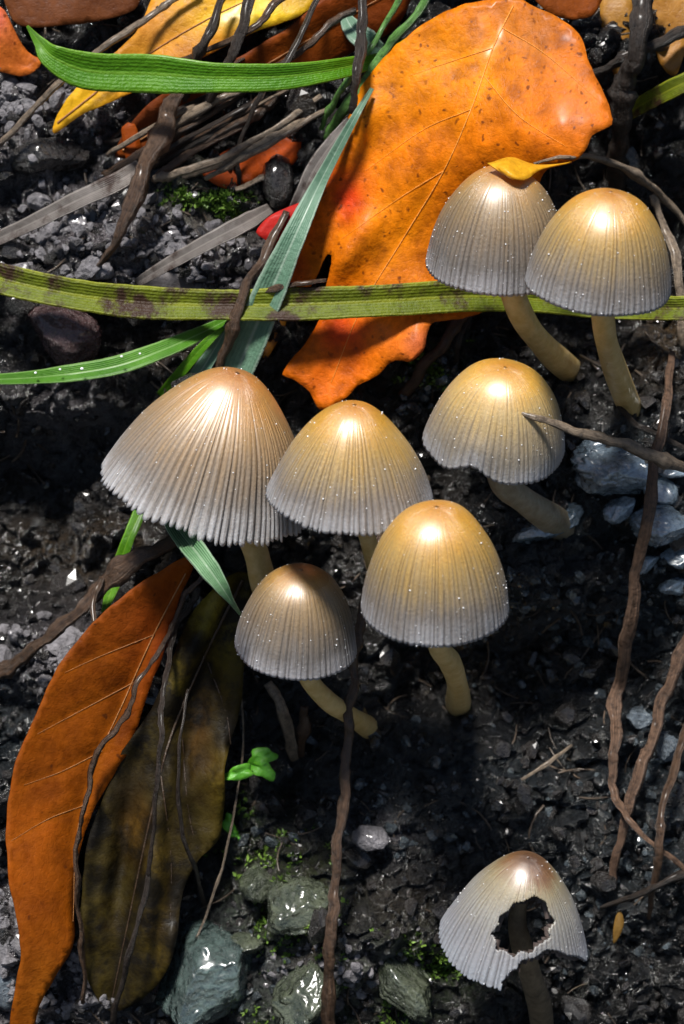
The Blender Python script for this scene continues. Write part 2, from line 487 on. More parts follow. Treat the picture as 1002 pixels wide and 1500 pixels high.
def build_ground():
    U = axis(-6.6, 6.6, .0265, 3000.); V = axis(-8.6, 8.9, .0265, 3000.)
    uu, vv = np.meshgrid(U, V)
    fade = sstep(60, 20, np.abs(uu)) * sstep(60, 20, np.abs(vv))
    n = full(uu, vv) * (fade * .999 + .001)
    # profile: arc length v -> (y, z), slope eases to level above and below
    ang = SLOPE * sstep(48, 30, V) * sstep(-44, -30, V)
    dV = np.diff(V)
    am = (ang[1:] + ang[:-1]) / 2
    y = np.concatenate([[0], np.cumsum(np.cos(am) * dV)]); z = np.concatenate([[0], np.cumsum(np.sin(am) * dV)])
    i0 = np.argmin(np.abs(V))
    y = y - y[i0] + V[i0] * math.cos(SLOPE); z = z - z[i0] + V[i0] * math.sin(SLOPE)
    P = np.stack([uu, y[:, None] - np.sin(ang)[:, None] * n, z[:, None] + np.cos(ang)[:, None] * n], -1).reshape(-1, 3)
    nv, nu = uu.shape
    idx = np.arange(nu * nv).reshape(nv, nu)
    F = np.stack([idx[:-1, :-1], idx[:-1, 1:], idx[1:, 1:], idx[1:, :-1]], -1).reshape(-1, 4)
    def patch(lst, k):
        m = np.zeros_like(uu)
        for (px, py, rx, ry, a) in lst:
            du = (uu - (px - 501) * .01) / (rx * .01); dv = (vv - (750 - py) * .01) / (ry * .01)
            m = np.maximum(m, a * np.exp(-(du * du + dv * dv)))
        return np.clip(m * (1 + .7 * fbm(uu * 1.1, vv * 1.1, k, 3)), 0, 1)
    at = {'grey': ('FLOAT', patch([(60, 160, 120, 70, 1), (130, 330, 130, 90, .9), (60, 250, 100, 80, .6), (280, 360, 90, 80, .8), (100, 960, 80, 60, .9),
                                   (20, 1380, 40, 130, 1), (80, 620, 90, 70, .4), (340, 370, 90, 60, .9), (480, 1420, 90, 60, .7), (550, 1220, 50, 30, .7), (60, 420, 80, 50, .7), (120, 1450, 90, 60, .6)], 60)),
          'tan': ('FLOAT', patch([(100, 800, 120, 60, .5), (330, 310, 90, 60, .6), (560, 690, 90, 60, .4), (620, 560, 80, 60, .6), (980, 480, 40, 80, .8),
                                  (420, 1350, 100, 90, .6), (600, 1330, 80, 60, .3), (870, 640, 90, 40, .3), (300, 500, 90, 50, .4)], 63)),
          'blue': ('FLOAT', patch([(900, 720, 130, 90, 1), (960, 900, 80, 80, .8), (950, 1150, 90, 160, .6), (350, 1420, 150, 100, .7), (560, 1180, 120, 60, .4), (20, 1050, 60, 90, .5),
                                   (80, 680, 60, 40, .5), (640, 560, 60, 50, .5), (760, 850, 100, 60, .35), (700, 1170, 220, 90, .35), (420, 1050, 90, 80, .4), (880, 1300, 120, 90, .4)], 66)),
          'moss': ('FLOAT', patch([(290, 290, 60, 50, .8), (420, 1330, 90, 90, .75), (560, 1430, 130, 70, .7), (360, 1210, 60, 60, .7), (470, 1470, 100, 50, .7), (640, 540, 60, 60, .5), (660, 1420, 70, 60, .5), (330, 330, 40, 40, .5)], 69))}
    o = mesh_obj('ground', P, F, M_soil, attrs=at)
    tag(o, 'steep dark wet soil bank with crumbly gravel and moss', None, kind='structure')
build_ground()

def fullpt(px, py):
    return gpt(px, py, 0, full)

# ------------------------------------------------------------------ loose crumbs on the bank (too many to count)
def ico():
    t = (1 + 5 ** .5) / 2
    v = np.array([(-1, t, 0), (1, t, 0), (-1, -t, 0), (1, -t, 0), (0, -1, t), (0, 1, t), (0, -1, -t), (0, 1, -t), (t, 0, -1), (t, 0, 1), (-t, 0, -1), (-t, 0, 1)], float)
    v /= np.linalg.norm(v[0])
    f = [(0, 11, 5), (0, 5, 1), (0, 1, 7), (0, 7, 10), (0, 10, 11), (1, 5, 9), (5, 11, 4), (11, 10, 2), (10, 7, 6), (7, 1, 8), (3, 9, 4), (3, 4, 2), (3, 2, 6), (3, 6, 8), (3, 8, 9), (4, 9, 5), (2, 4, 11), (6, 2, 10), (8, 6, 7), (9, 8, 1)]
    return v, np.array(f)
ICV, ICF = ico()

def subdiv(V, F):
    V = [tuple(v) for v in V]; c = {}
    def mid(a, b):
        k = (min(a, b), max(a, b))
        if k not in c:
            p = (np.array(V[a]) + np.array(V[b])) / 2
            V.append(tuple(p / np.linalg.norm(p))); c[k] = len(V) - 1
        return c[k]
    G = []
    for a, b, d in F:
        x, y, z = mid(a, b), mid(b, d), mid(d, a)
        G += [(a, x, z), (b, y, x), (d, z, y), (x, y, z)]
    return np.array(V), np.array(G)
IC2V, IC2F = subdiv(ICV, ICF)

def scatter_crumbs(n, seed, rmin, rmax, mat, name, label, region=None, cat='soil crumbs'):
    r = np.random.RandomState(seed)
    if region is None:
        u = r.uniform(-6.2, 6.2, n); v = r.uniform(-8.3, 8.6, n)
    else:
        k = r.randint(0, len(region), n); reg = np.array(region)[k]
        u = ((reg[:, 0] - 501) + r.randn(n) * reg[:, 2] * .6) * .01; v = ((750 - reg[:, 1]) + r.randn(n) * reg[:, 3] * .6) * .01
    h = full(u, v)
    rad = rmin + (rmax - rmin) * r.rand(n) ** 3
    base = np.stack([u, v * math.cos(SLOPE), v * math.sin(SLOPE)], -1) + BN * (h + rad * .25)[:, None]
    A = r.randn(n, 3, 3); Q, _ = np.linalg.qr(A)
    sc3 = np.stack([np.ones(n), r.uniform(.55, 1, n), r.uniform(.4, .9, n)], -1) * rad[:, None] * 1.15
    vv = np.repeat(IC2V[None], n, 0) * (1 + .10 * r.randn(n, len(IC2V)))[:, :, None]
    for _ in range(5):
        d = r.randn(n, 3); d /= np.linalg.norm(d, axis=1)[:, None]
        ex = np.clip(np.einsum('nki,ni->nk', vv, d) - r.uniform(.35, .8, n)[:, None], 0, None)
        vv = vv - ex[:, :, None] * d[:, None, :] * .95
    vv = vv * sc3[:, None, :]
    vv = np.einsum('nij,nkj->nki', Q, vv) + base[:, None, :]
    ff = (IC2F[None] + (np.arange(n) * len(IC2V))[:, None, None]).reshape(-1, 3)
    o = mesh_obj(name, vv.reshape(-1, 3), ff, mat, smooth=False)
    return tag(o, label, cat, kind='stuff')
scatter_crumbs(4200, 1, .02, .14, M_clod, 'soil_crumbs', 'dark wet soil crumbs strewn over the whole bank')
scatter_crumbs(1700, 2, .012, .12, M_grey, 'gravel_grit', 'pale grey grit scattered in patches on the bank',
               [(60, 160, 110, 60), (130, 330, 120, 90), (280, 370, 90, 60), (100, 960, 80, 50), (20, 1380, 40, 120), (480, 1420, 90, 60), (120, 1450, 80, 50)], 'grit')
scatter_crumbs(150, 4, .06, .24, M_grey, 'gravel', 'coarse pale grey gravel lumps in the upper gravel patch and beside the long leaf',
               [(60, 160, 110, 60), (110, 330, 110, 80), (250, 390, 70, 40), (100, 960, 80, 50), (20, 1380, 40, 120)], 'gravel')
scatter_crumbs(1100, 3, .015, .12, M_chip, 'blue_grit', 'wet blue grey stone chips scattered among the dark soil',
               [(900, 720, 120, 80), (960, 900, 80, 80), (950, 1150, 80, 150), (560, 1200, 160, 70), (350, 1420, 120, 80), (640, 560, 60, 40), (800, 1000, 200, 160), (820, 880, 120, 60), (880, 1350, 110, 90)], 'grit')

scatter_crumbs(420, 9, .10, .34, M_clod, 'soil_clods', 'larger broken black soil clods lying all over the bank', None, 'soil clods')

def debris(n, seed):
    r = np.random.RandomState(seed)
    V = []; F = []; al = []; ar = []
    for i in range(n):
        u = r.uniform(-6, 6); v = r.uniform(-8.2, 8.4); a = r.uniform(0, math.pi); L = r.uniform(.15, .8); w_ = r.uniform(.008, .022); cv = r.uniform(-.2, .2)
        q = np.linspace(-.5, .5, 6)
        U = u + L * (q * math.cos(a) - cv * 4 * q * q * math.sin(a)); W_ = v + L * (q * math.sin(a) + cv * 4 * q * q * math.cos(a))
        h = full(U, W_); h = (h * .4 + h.mean() * .6) + .03
        P = np.stack([U, W_ * math.cos(SLOPE), W_ * math.sin(SLOPE)], -1) + BN * h[:, None]
        T = tangents(P); b = len(V)
        for k in range(6):
            s1 = np.cross(T[k], BN); s1 /= np.linalg.norm(s1)
            for j in range(4):
                t = j * math.pi / 2
                V.append(P[k] + (s1 * math.cos(t) + BN * math.sin(t)) * w_); al.append(i * 1.7 + k * .3); ar.append(j)
        F += [(b + k * 4 + j, b + k * 4 + (j + 1) % 4, b + k * 4 + 4 + (j + 1) % 4, b + k * 4 + 4 + j) for k in range(5) for j in range(4)]
    o = mesh_obj('plant_debris', V, F, mat_twig('debris', (.02, .012, .008), (.16, .11, .07), .4, .3), attrs={'along': ('FLOAT', al), 'around': ('FLOAT', ar)})
    tag(o, 'tiny rotten stalk bits and rootlets strewn over the soil', 'plant debris', kind='stuff')
debris(420, 17)

def moss(n, seed):
    r = np.random.RandomState(seed)
    reg = np.array([(290, 290, 45, 35), (430, 1330, 70, 80), (560, 1440, 100, 50), (365, 1215, 45, 45), (470, 1470, 80, 40), (650, 1420, 60, 50), (330, 320, 30, 30), (640, 545, 40, 40)])
    V = []; F = []
    k = r.randint(0, len(reg), n)
    for i in range(n):
        a = reg[k[i]]
        px = a[0] + r.randn() * a[2] * .6; py = a[1] + r.randn() * a[3] * .6
        u = (px - 501) * .01; v = (750 - py) * .01
        if perlin(np.array([u * 1.6]), np.array([v * 1.6]), 70)[0] < -.02: continue
        h = full(np.array([u]), np.array([v]))[0]
        p = RGT * u + BV * v + BN * (h - .01)
        for q in range(5):
            d = BN * .6 + r.randn(3) * .6 + np.array([0, 0, .4]); d /= np.linalg.norm(d)
            s = np.cross(d, r.randn(3)); s /= np.linalg.norm(s)
            L = r.uniform(.05, .13); wd = L * .22
            b = len(V)
            V += [p, p + d * L * .5 + s * wd, p + d * L, p + d * L * .5 - s * wd]
            F.append((b, b + 1, b + 2, b + 3))
    o = mesh_obj('moss', V, F, M_moss)
    tag(o, 'thin green moss growing in patches on the soil', 'moss', kind='stuff')
moss(2200, 5)

# ------------------------------------------------------------------ stones
def rock(name, label, px, py, wpx, hpx, thick, mat, seed, rot=0., sink=.35, cat='stone', group=None, cuts=9, tilt=(0, 0)):
    r = np.random.RandomState(seed)
    import bmesh
    bm = bmesh.new()
    bmesh.ops.create_icosphere(bm, subdivisions=5 if wpx > 90 else 4, radius=1)
    P = np.array([v.co[:] for v in bm.verts])
    Fc = [[v.index for v in f.verts] for f in bm.faces]
    bm.free()
    for _ in range(cuts):
        d = r.randn(3); d /= np.linalg.norm(d); lim = r.uniform(.55, .85)
        ex = np.clip(P @ d - lim, 0, None)
        P = P - ex[:, None] * d * .93
    nz = fbm(P[:, 0] * 1.7 + seed, P[:, 1] * 1.7 + P[:, 2] * 1.3, 80, 4)
    P = P * (1 + .07 * nz + .03 * fbm(P[:, 0] * 5 + seed, P[:, 1] * 5 + P[:, 2] * 4, 84, 3))[:, None]
    # strata steps
    st_ = P[:, 2] * 5 + P[:, 0] * 1.2 + P[:, 1] * .8 + nz
    P[:, :2] *= (1 - .10 * (st_ - np.floor(st_)))[:, None]
    P[:, 2] += .06 * (st_ - np.floor(st_))
    p, t = gpt(px, py, 0, low)
    k = t / FPX
    c, s = math.cos(rot), math.sin(rot)
    X = (P[:, 0] * c - P[:, 1] * s); 
    A = np.stack([P[:, 0] * wpx * k / 2, P[:, 1] * hpx * k / 2, P[:, 2] * thick], -1)
    A = np.stack([A[:, 0] * c - A[:, 1] * s, A[:, 0] * s + A[:, 1] * c, A[:, 2]], -1)
    A[:, 2] += A[:, 0] * math.tan(R_(tilt[0])) + A[:, 1] * math.tan(R_(tilt[1]))
    W = p + A[:, :1] * RGT + A[:, 1:2] * BV + A[:, 2:] * BN + BN * thick * (1 - 2 * sink) * .5 + BN * .12
    o = mesh_obj(name, W, Fc, mat, p, smooth=True)
    return tag(o, label, cat, group)

rock('slate_stone', 'large wet blue green slate slab at the foot of the dark curled leaf', 300, 1432, 200, 160, .7, M_greenslate, 3, .7, tilt=(10, -25))
for i, (x, y, a, b_, l) in enumerate([(432, 1325, 120, 90, 'knobbly moss stained lump of stone beside the brown stalk below the seedling'), (450, 1450, 120, 90, 'mossy grey green stone next to the large slate slab'),
        (378, 1288, 66, 60, 'small mossy stone just under the tiny seedling leaf'), (590, 1440, 130, 80, 'wide mossy stone between the brown stalk and the broken mushroom'), (360, 1380, 60, 40, 'greenish stone chip on top of the large slate slab')]):
    rock('mossy_stone', l, x, y, a, b_, .4, M_mossrock, 110 + i, i * .8, .35, cuts=12, tilt=(6 - 4 * i, -18))
rock('slate_stone', 'wet blue grey slate plate beside the upright brown stalk under the pointed twig', 905, 690, 150, 95, .4, M_slate, 12, -.25, tilt=(8, -20))
rock('slate_stone', 'pale blue slate slab lying below the other slate plate beside the stalk', 970, 770, 110, 70, .4, M_slate, 14, -.1, tilt=(0, -25))
rock('slate_stone', 'dull blue stone behind the lone stem of the notched mushroom', 800, 770, 120, 60, .3, M_slate, 15, .5, tilt=(0, -10))
for i, (x, y, a, b_, ro) in enumerate([(872, 655, 60, 34, .4), (960, 715, 74, 44, -.5), (905, 745, 56, 40, .8), (985, 690, 50, 36, .1), (990, 815, 64, 40, -.3), (945, 825, 50, 30, .5), (860, 705, 44, 36, -.8), (985, 860, 50, 30, .2)]):
    rock('slate_shard', 'thin wet blue slate shard among the slate stones by the stalk', x, y, a, b_, .16, M_slate, 70 + i, ro, .3, 'shard', 'slate shards by the stalk', tilt=(8 * (-1) ** i, -22))
rock('pebble', 'small angular blue pebble between two brown stalks in black soil', 938, 1050, 50, 38, .22, M_bluepeb, 21, .1, .2)
rock('pebble', 'small blue pebble right beside the leaning brown stalk', 978, 1095, 42, 44, .22, M_bluepeb, 22, .8, .2)
rock('stone_chip', 'flat lilac grey stone chip in the dark soil under the mushrooms', 545, 1226, 66, 40, .14, M_grey, 24, -.2, .2, tilt=(0, -15))
rock('pebble', 'shiny dark purple brown pebble below the olive grass blade', 95, 492, 120, 90, .5, M_purple, 31, -.3, .25, cuts=2)
rock('pebble', 'pale grey pebble touching the edge of the long orange leaf', 12, 1385, 42, 80, .3, M_grey, 32, .2)
rock('pebble', 'bluish white stone beside the tip of the long orange leaf', 5, 1440, 60, 90, .35, M_bluepeb, 33, .2)
for i, (x, y, a, b_, l) in enumerate([(40, 165, 60, 40, 'biggest pale pebble on the gravel patch below the broad green blade'), (85, 150, 36, 28, None), (15, 135, 44, 30, None), (120, 335, 50, 36, 'rounded grey pebble under the dark leaning stalk'),
        (60, 300, 40, 30, None), (150, 400, 40, 34, 'pale grey pebble just above the olive grass blade'), (100, 965, 46, 34, 'pale pebble left of the long orange leaf'), (135, 935, 34, 26, None), (70, 1000, 30, 24, None)]):
    rock('pebble', l or 'small pale grey pebble bedded in the gravel of the bank', x, y, a, b_, .2, M_grey, 40 + i, i * .7, .3, group='small grey pebbles in gravel')
rock('soil_clod', 'crumbly black soil clod below the broad green blade', 70, 235, 130, 60, .35, M_clod, 61, .1, cat='clod', cuts=4)
rock('soil_clod', 'upright black clod of soil leaning on the orange leaf', 408, 270, 50, 90, .35, M_clod, 62, .1, cat='clod', cuts=4)

# ------------------------------------------------------------------ strips and tubes
def path3(pts, n, absolute=False):
    W = []
    for q in pts:
        p, t = (unproj(q[0], q[1], q[2]) if absolute else gpt(q[0], q[1], q[2]))
        W.append([*p, q[3] * t / FPX])
    return catmull(W, n)

def blade(name, label, pts, mat, fold=.25, roll=0., cat='grass', group=None, n=60, absolute=False, wob=.02, seed=0, twist=0.):
    """pts: (px, py, height over ground, half width in px)"""
    r = np.random.RandomState(seed + 100)
    L = path3(pts, n, absolute)
    P = L[:, :3]; W = np.maximum(L[:, 3], .004)
    T = tangents(P)
    view = -FWD
    s = np.linspace(0, 1, n)
    ph = r.rand() * 6
    V = []; ac = []; al = []
    cols = np.linspace(-1, 1, 9)
    for i in range(n):
        f = view * .5 + BN * .5
        sd_ = np.cross(T[i], f); sd_ /= np.linalg.norm(sd_)
        up = np.cross(sd_, T[i]); up /= np.linalg.norm(up)
        a = R_(roll + twist * (s[i] - .5))
        s2 = sd_ * math.cos(a) + up * math.sin(a); u2 = up * math.cos(a) - sd_ * math.sin(a)
        jl = 1 + wob * 2 * math.sin(s[i] * 37 + ph) * r.rand()
        for side in (1, -1):
            for c in (cols if side == 1 else cols[::-1]):
                off = fold * W[i] * (abs(c) - .5) + wob * W[i] * math.sin(9 * s[i] + c * 2 + ph)
                th = (.012 + .03 * W[i]) * (1 - abs(c) ** 3 * .8) * side
                V.append(P[i] + s2 * c * W[i] * jl + u2 * (off + th)); ac.append(c); al.append(s[i])
    k = 18
    F = [(i * k + j, i * k + (j + 1) % k, (i + 1) * k + (j + 1) % k, (i + 1) * k + j) for i in range(n - 1) for j in range(k)]
    F.append(tuple(range(k))[::-1]); F.append(tuple((n - 1) * k + j for j in range(k)))
    base = P[np.argmin([q[2] for q in (pts[0], pts[-1])]) * (n - 1)]
    o = mesh_obj(name, V, F, mat, base, attrs={'across': ('FLOAT', ac), 'along': ('FLOAT', al)})
    return tag(o, label, cat, group)

def twig(name, label, pts, mat, cat='twig', group=None, n=None, seed=0, rough=.16, absolute=False, knots=0, flat=1.0, wig=.45):
    """pts: (px, py, height over ground, radius in px)"""
    r = np.random.RandomState(seed + 300)
    ln = sum(math.hypot(a[0] - b[0], a[1] - b[1]) for a, b in zip(pts[:-1], pts[1:]))
    n = n or int(max(14, min(120, ln / 7)))
    L = path3(pts, n, absolute)
    P = L[:, :3].copy(); W = np.maximum(L[:, 3], .004)
    sl = np.linspace(0, ln * .01, n)
    wg = np.stack([fbm(sl * 1.3 + seed * 3.1, sl * 0 + q * 5.3 + .37, 90, 3) for q in range(3)], -1)
    P += wg * wig * np.minimum(W, .08)[:, None] * 2 * np.minimum(1, np.minimum(np.arange(n), np.arange(n)[::-1]) / 3)[:, None]
    T = tangents(P)
    K = 9
    V = []; al = []; ar = []
    ref = -FWD
    kn = [r.randint(2, n - 2) for _ in range(knots + 1)]
    fl = flat * r.uniform(.6, .95); tw = r.uniform(-1, 1)
    for i in range(n):
        a = np.cross(T[i], ref); a /= np.linalg.norm(a); b = np.cross(a, T[i])
        rr = W[i] * (1 + rough * 1.5 * float(perlin(np.array([sl[i] * 3 + seed]), np.array([.5]), 91)[0]))
        for q in kn: rr *= 1 + .45 * math.exp(-((i - q) / 1.2) ** 2)
        for j in range(K):
            t = 2 * math.pi * j / K
            m = rr * (1 + 1.3 * rough * math.sin(2 * t + seed + tw * sl[i] * .5) + .9 * rough * math.sin(3 * t + seed * 2 - tw * sl[i] * .6) + 1.4 * rough * (r.rand() - .5))
            V.append(P[i] + a * math.cos(t) * m + b * math.sin(t) * m * fl); al.append(sl[i] * .9); ar.append(14 * abs(math.sin(t / 2)))
    F = [(i * K + j, i * K + (j + 1) % K, (i + 1) * K + (j + 1) % K, (i + 1) * K + j) for i in range(n - 1) for j in range(K)]
    F.append(tuple(range(K))[::-1]); F.append(tuple((n - 1) * K + j for j in range(K)))
    base = P[0] if pts[0][2] <= pts[-1][2] else P[-1]
    o = mesh_obj(name, V, F, mat, base, attrs={'along': ('FLOAT', al), 'around': ('FLOAT', ar)})
    return tag(o, label, cat, group)

# ------------------------------------------------------------------ leaves
def poly_in(px, py, poly):
    x = poly[:, 0]; y = poly[:, 1]
    ins = np.zeros(px.shape, bool)
    j = len(poly) - 1
    for i in range(len(poly)):
        c = ((y[i] > py) != (y[j] > py)) & (px < (x[j] - x[i]) * (py - y[i]) / (y[j] - y[i] + 1e-12) + x[i])
        ins ^= c; j = i
    return ins

def dist_poly(px, py, line):
    d = np.full(px.shape, 1e9)
    for a, b in zip(line[:-1], line[1:]):
        ab = b - a; L2 = ab @ ab + 1e-9
        t = np.clip(((px - a[0]) * ab[0] + (py - a[1]) * ab[1]) / L2, 0, 1)
        d = np.minimum(d, np.hypot(px - a[0] - t * ab[0], py - a[1] - t * ab[1]))
    return d

def leaf(name, label, outline, ctrl, mat, base_col, blobs=(), midrib=None, veins=(), grid=9, wrinkle=.05, wscale=1.3, ribmat=None, ribw=3.0,
         seed=0, jag=1.5, cat='leaf', group=None, veindent=.03, smooth_n=10, ground_clear=.05, extra=None, ridges=()):
    r = np.random.RandomState(seed + 500)
    O = np.array(outline, float)
    Oc = np.vstack([O, O[:1]])
    # closed smooth outline
    Q = []
    m = len(O)
    for i in range(m):
        a, b, c, d = O[(i - 1) % m], O[i], O[(i + 1) % m], O[(i + 2) % m]
        seg = max(2, int(np.hypot(*(c - b)) / 7))
        for t in np.arange(seg) / seg:
            Q.append(.5 * (2 * b + (c - a) * t * .8 + (2 * a - 5 * b + 4 * c - d) * t * t * .8 + (-a + 3 * b - 3 * c + d) * t ** 3 * .8) if False else
                     b + (c - b) * t + .5 * t * (1 - t) * ((1 - t) * (2 * b - a - c) + t * (2 * c - b - d)) * .9)
    Q = np.array(Q)
    Q += np.stack([perlin(np.arange(len(Q)) * .31 + seed, np.full(len(Q), .5), 50), perlin(np.arange(len(Q)) * .31 + seed, np.full(len(Q), 7.5), 51)], -1) * jag
    x0, y0 = Q.min(0); x1, y1 = Q.max(0)
    gx, gy = np.meshgrid(np.arange(x0, x1, grid), np.arange(y0, y1, grid))
    gx = gx + (r.rand(*gx.shape) - .5) * grid * .5; gy = gy + (r.rand(*gy.shape) - .5) * grid * .5
    gx = gx.ravel(); gy = gy.ravel()
    ok = poly_in(gx, gy, Q) & (dist_poly(gx, gy, np.vstack([Q, Q[:1]])) > grid * .5)
    pts = [Vector(q) for q in Q] + [Vector((a, b)) for a, b in zip(gx[ok], gy[ok])]
    edges = [(i, (i + 1) % len(Q)) for i in range(len(Q))]
    vc, _, fc, *_ = delaunay_2d_cdt(pts, edges, [], 1, 1e-4)
    X = np.array([v[0] for v in vc]); Y = np.array([v[1] for v in vc])
    CT = np.array(ctrl, float)
    def height(X, Y):
        if len(CT) < 4:
            w_ = 1 / (((X[:, None] - CT[:, 0]) ** 2 + (Y[:, None] - CT[:, 1]) ** 2) / 900 + 4)
            h = (w_ * CT[:, 2]).sum(1) / w_.sum(1)
        else:
            ph_ = lambda a, b: np.sqrt(((a[:, None, :] - b[None, :, :]) ** 2).sum(-1) + 60 ** 2) / 100
            c2 = CT[:, :2]; m_ = len(c2)
            L_ = np.hstack([np.ones((m_, 1)), (c2 - c2.mean(0)) / 100])
            A_ = np.block([[ph_(c2, c2) - .06 * np.eye(m_), L_], [L_.T, np.zeros((3, 3))]])
            co = np.linalg.solve(A_, np.concatenate([CT[:, 2], np.zeros(3)]))
            xy = np.stack([X, Y], -1)
            h = ph_(xy, c2) @ co[:m_] + np.hstack([np.ones((len(X), 1)), (xy - c2.mean(0)) / 100]) @ co[m_:]
            h = np.clip(h, CT[:, 2].min() - .15, CT[:, 2].max() + .2)
        h = h + wrinkle * fbm(X * .01 * wscale + seed * 3, Y * .01 * wscale, 55, 2)
        for (a, b, rx, ry, am, rot) in ridges:
            c_, s_ = math.cos(R_(rot)), math.sin(R_(rot))
            dx = ((X - a) * c_ + (Y - b) * s_) / rx; dy = (-(X - a) * s_ + (Y - b) * c_) / ry
            h = h + am * np.exp(-dx * dx - dy * dy)
        if midrib is not None:
            dm = dist_poly(X, Y, np.array(midrib, float)); h = h - veindent * 2.0 * np.exp(-(dm / 16) ** 2)
        for vn in veins:
            dv = dist_poly(X, Y, np.array(vn, float)); h = h - veindent * np.exp(-(dv / 8) ** 2)
        p0 = unproj(501, 750, 0)[0]
        u = (X - 501) * .01; v = (750 - Y) * .01
        g = low(u, v) + ground_clear
        return np.where(h - g > .3, h, g + .3 * np.exp((h - g - .3) / .3) if False else np.maximum(h, g))
    H = height(X, Y)
    P = np.array([unproj(a, b, h)[0] for a, b, h in zip(X, Y, H)])
    col = np.tile(np.array([*base_col, 1.]), (len(X), 1))
    wx = X + 14 * perlin(X * .03, Y * .03, 57); wy = Y + 14 * perlin(X * .03, Y * .03, 58)
    for (a, b, rx, ry, c, st) in blobs:
        k = (st * np.exp(-((wx - a) / rx) ** 2 - ((wy - b) / ry) ** 2))[:, None]
        col[:, :3] = col[:, :3] * (1 - k) + np.array(c) * k
    ve = np.zeros(len(X))
    if midrib is not None: ve = np.maximum(ve, np.exp(-(dist_poly(X, Y, np.array(midrib, float)) / 7) ** 2))
    for vn in veins: ve = np.maximum(ve, .8 * np.exp(-(dist_poly(X, Y, np.array(vn, float)) / 5) ** 2))
    base = P[np.argmin(H)]
    root = empty(name, base, label, cat, group)
    F = [f for f in fc]
    # orient faces toward the camera, then give real thickness
    FF = []
    for f in F:
        a, b, c = P[f[0]], P[f[1]], P[f[2]]
        FF.append(tuple(f) if np.cross(b - a, c - a) @ FWD < 0 else tuple(f)[::-1])
    o = mesh_obj('leaf_blade', P, FF, mat, base, root, attrs={'tint': ('FLOAT_COLOR', col), 'vein': ('FLOAT', ve)})
    sm = o.modifiers.new('thickness', 'SOLIDIFY'); sm.thickness = .018 * S; sm.offset = -1
    def rib(nm, line, wpx, taper=True):
        Lp = catmull(np.array(line, float), max(8, int(len(line) * 8)))
        hh = height(Lp[:, 0], Lp[:, 1])
        RP = np.array([unproj(a, b, h + .012)[0] for (a, b), h in zip(Lp, hh)])
        T = tangents(RP); n = len(RP); K = 6; V = []
        for i in range(n):
            a = np.cross(T[i], -FWD); a /= np.linalg.norm(a); b = np.cross(a, T[i])
            rr = wpx * .01 * .5 * (1 - .7 * i / n if taper else 1)
            for j in range(K):
                t = 2 * math.pi * j / K
                V.append(RP[i] + (a * math.cos(t) + b * math.sin(t) * .8) * rr)
        Fr = [(i * K + j, i * K + (j + 1) % K, (i + 1) * K + (j + 1) % K, (i + 1) * K + j) for i in range(n - 1) for j in range(K)]
        mesh_obj(nm, V, Fr, ribmat or M_rib, base, root)
    if midrib is not None: rib('midrib', midrib, ribw)
    for vn in veins: rib('vein', vn, ribw * .5)
    if extra: extra(root, base)
    return root

OR1 = (.70, .165, .001); OR2 = (.78, .26, .002); RD = (.66, .03, .006); YL = (.75, .42, .01); BR = (.28, .07, .015)
def curled_flap(root, base):
    # the leaf margin that curls over the crown of the mushroom beneath
    A = [(800, 243, 2.05), (770, 238, 2.7), (742, 234, 3.15), (714, 238, 3.3)]
    B = [(838, 236, 2.1), (792, 252, 2.95), (768, 262, 3.42), (738, 258, 3.45)]
    n = 26; K = 7
    a = catmull(A, n); b = catmull(B, n)
    V = []; 
    for i in range(n):
        for j in range(K):
            t = j / (K - 1)
            q = a[i] * (1 - t) + b[i] * t
            q = q + np.array([0, 2.5 * math.sin(i * .33 + t * 2), (.05 + .05 * math.sin(i * .7)) * math.sin(math.pi * t) + .02 * math.sin(i * .4)])
            V.append(unproj(*q)[0])
    F = [(i * K + j, i * K + j + 1, (i + 1) * K + j + 1, (i + 1) * K + j) for i in range(n - 1) for j in range(K - 1)]
    col = np.tile(np.array([.8, .42, .015, 1]), (len(V), 1))
    o = mesh_obj('curled_edge', V, F, M_lf_yellow, base, root, attrs={'tint': ('FLOAT_COLOR', col), 'vein': ('FLOAT', np.zeros(len(V)))})
    o['label'] = 'yellow curled leaf edge draped on a mushroom crown'
    sm = o.modifiers.new('thickness', 'SOLIDIFY'); sm.thickness = .02 * S

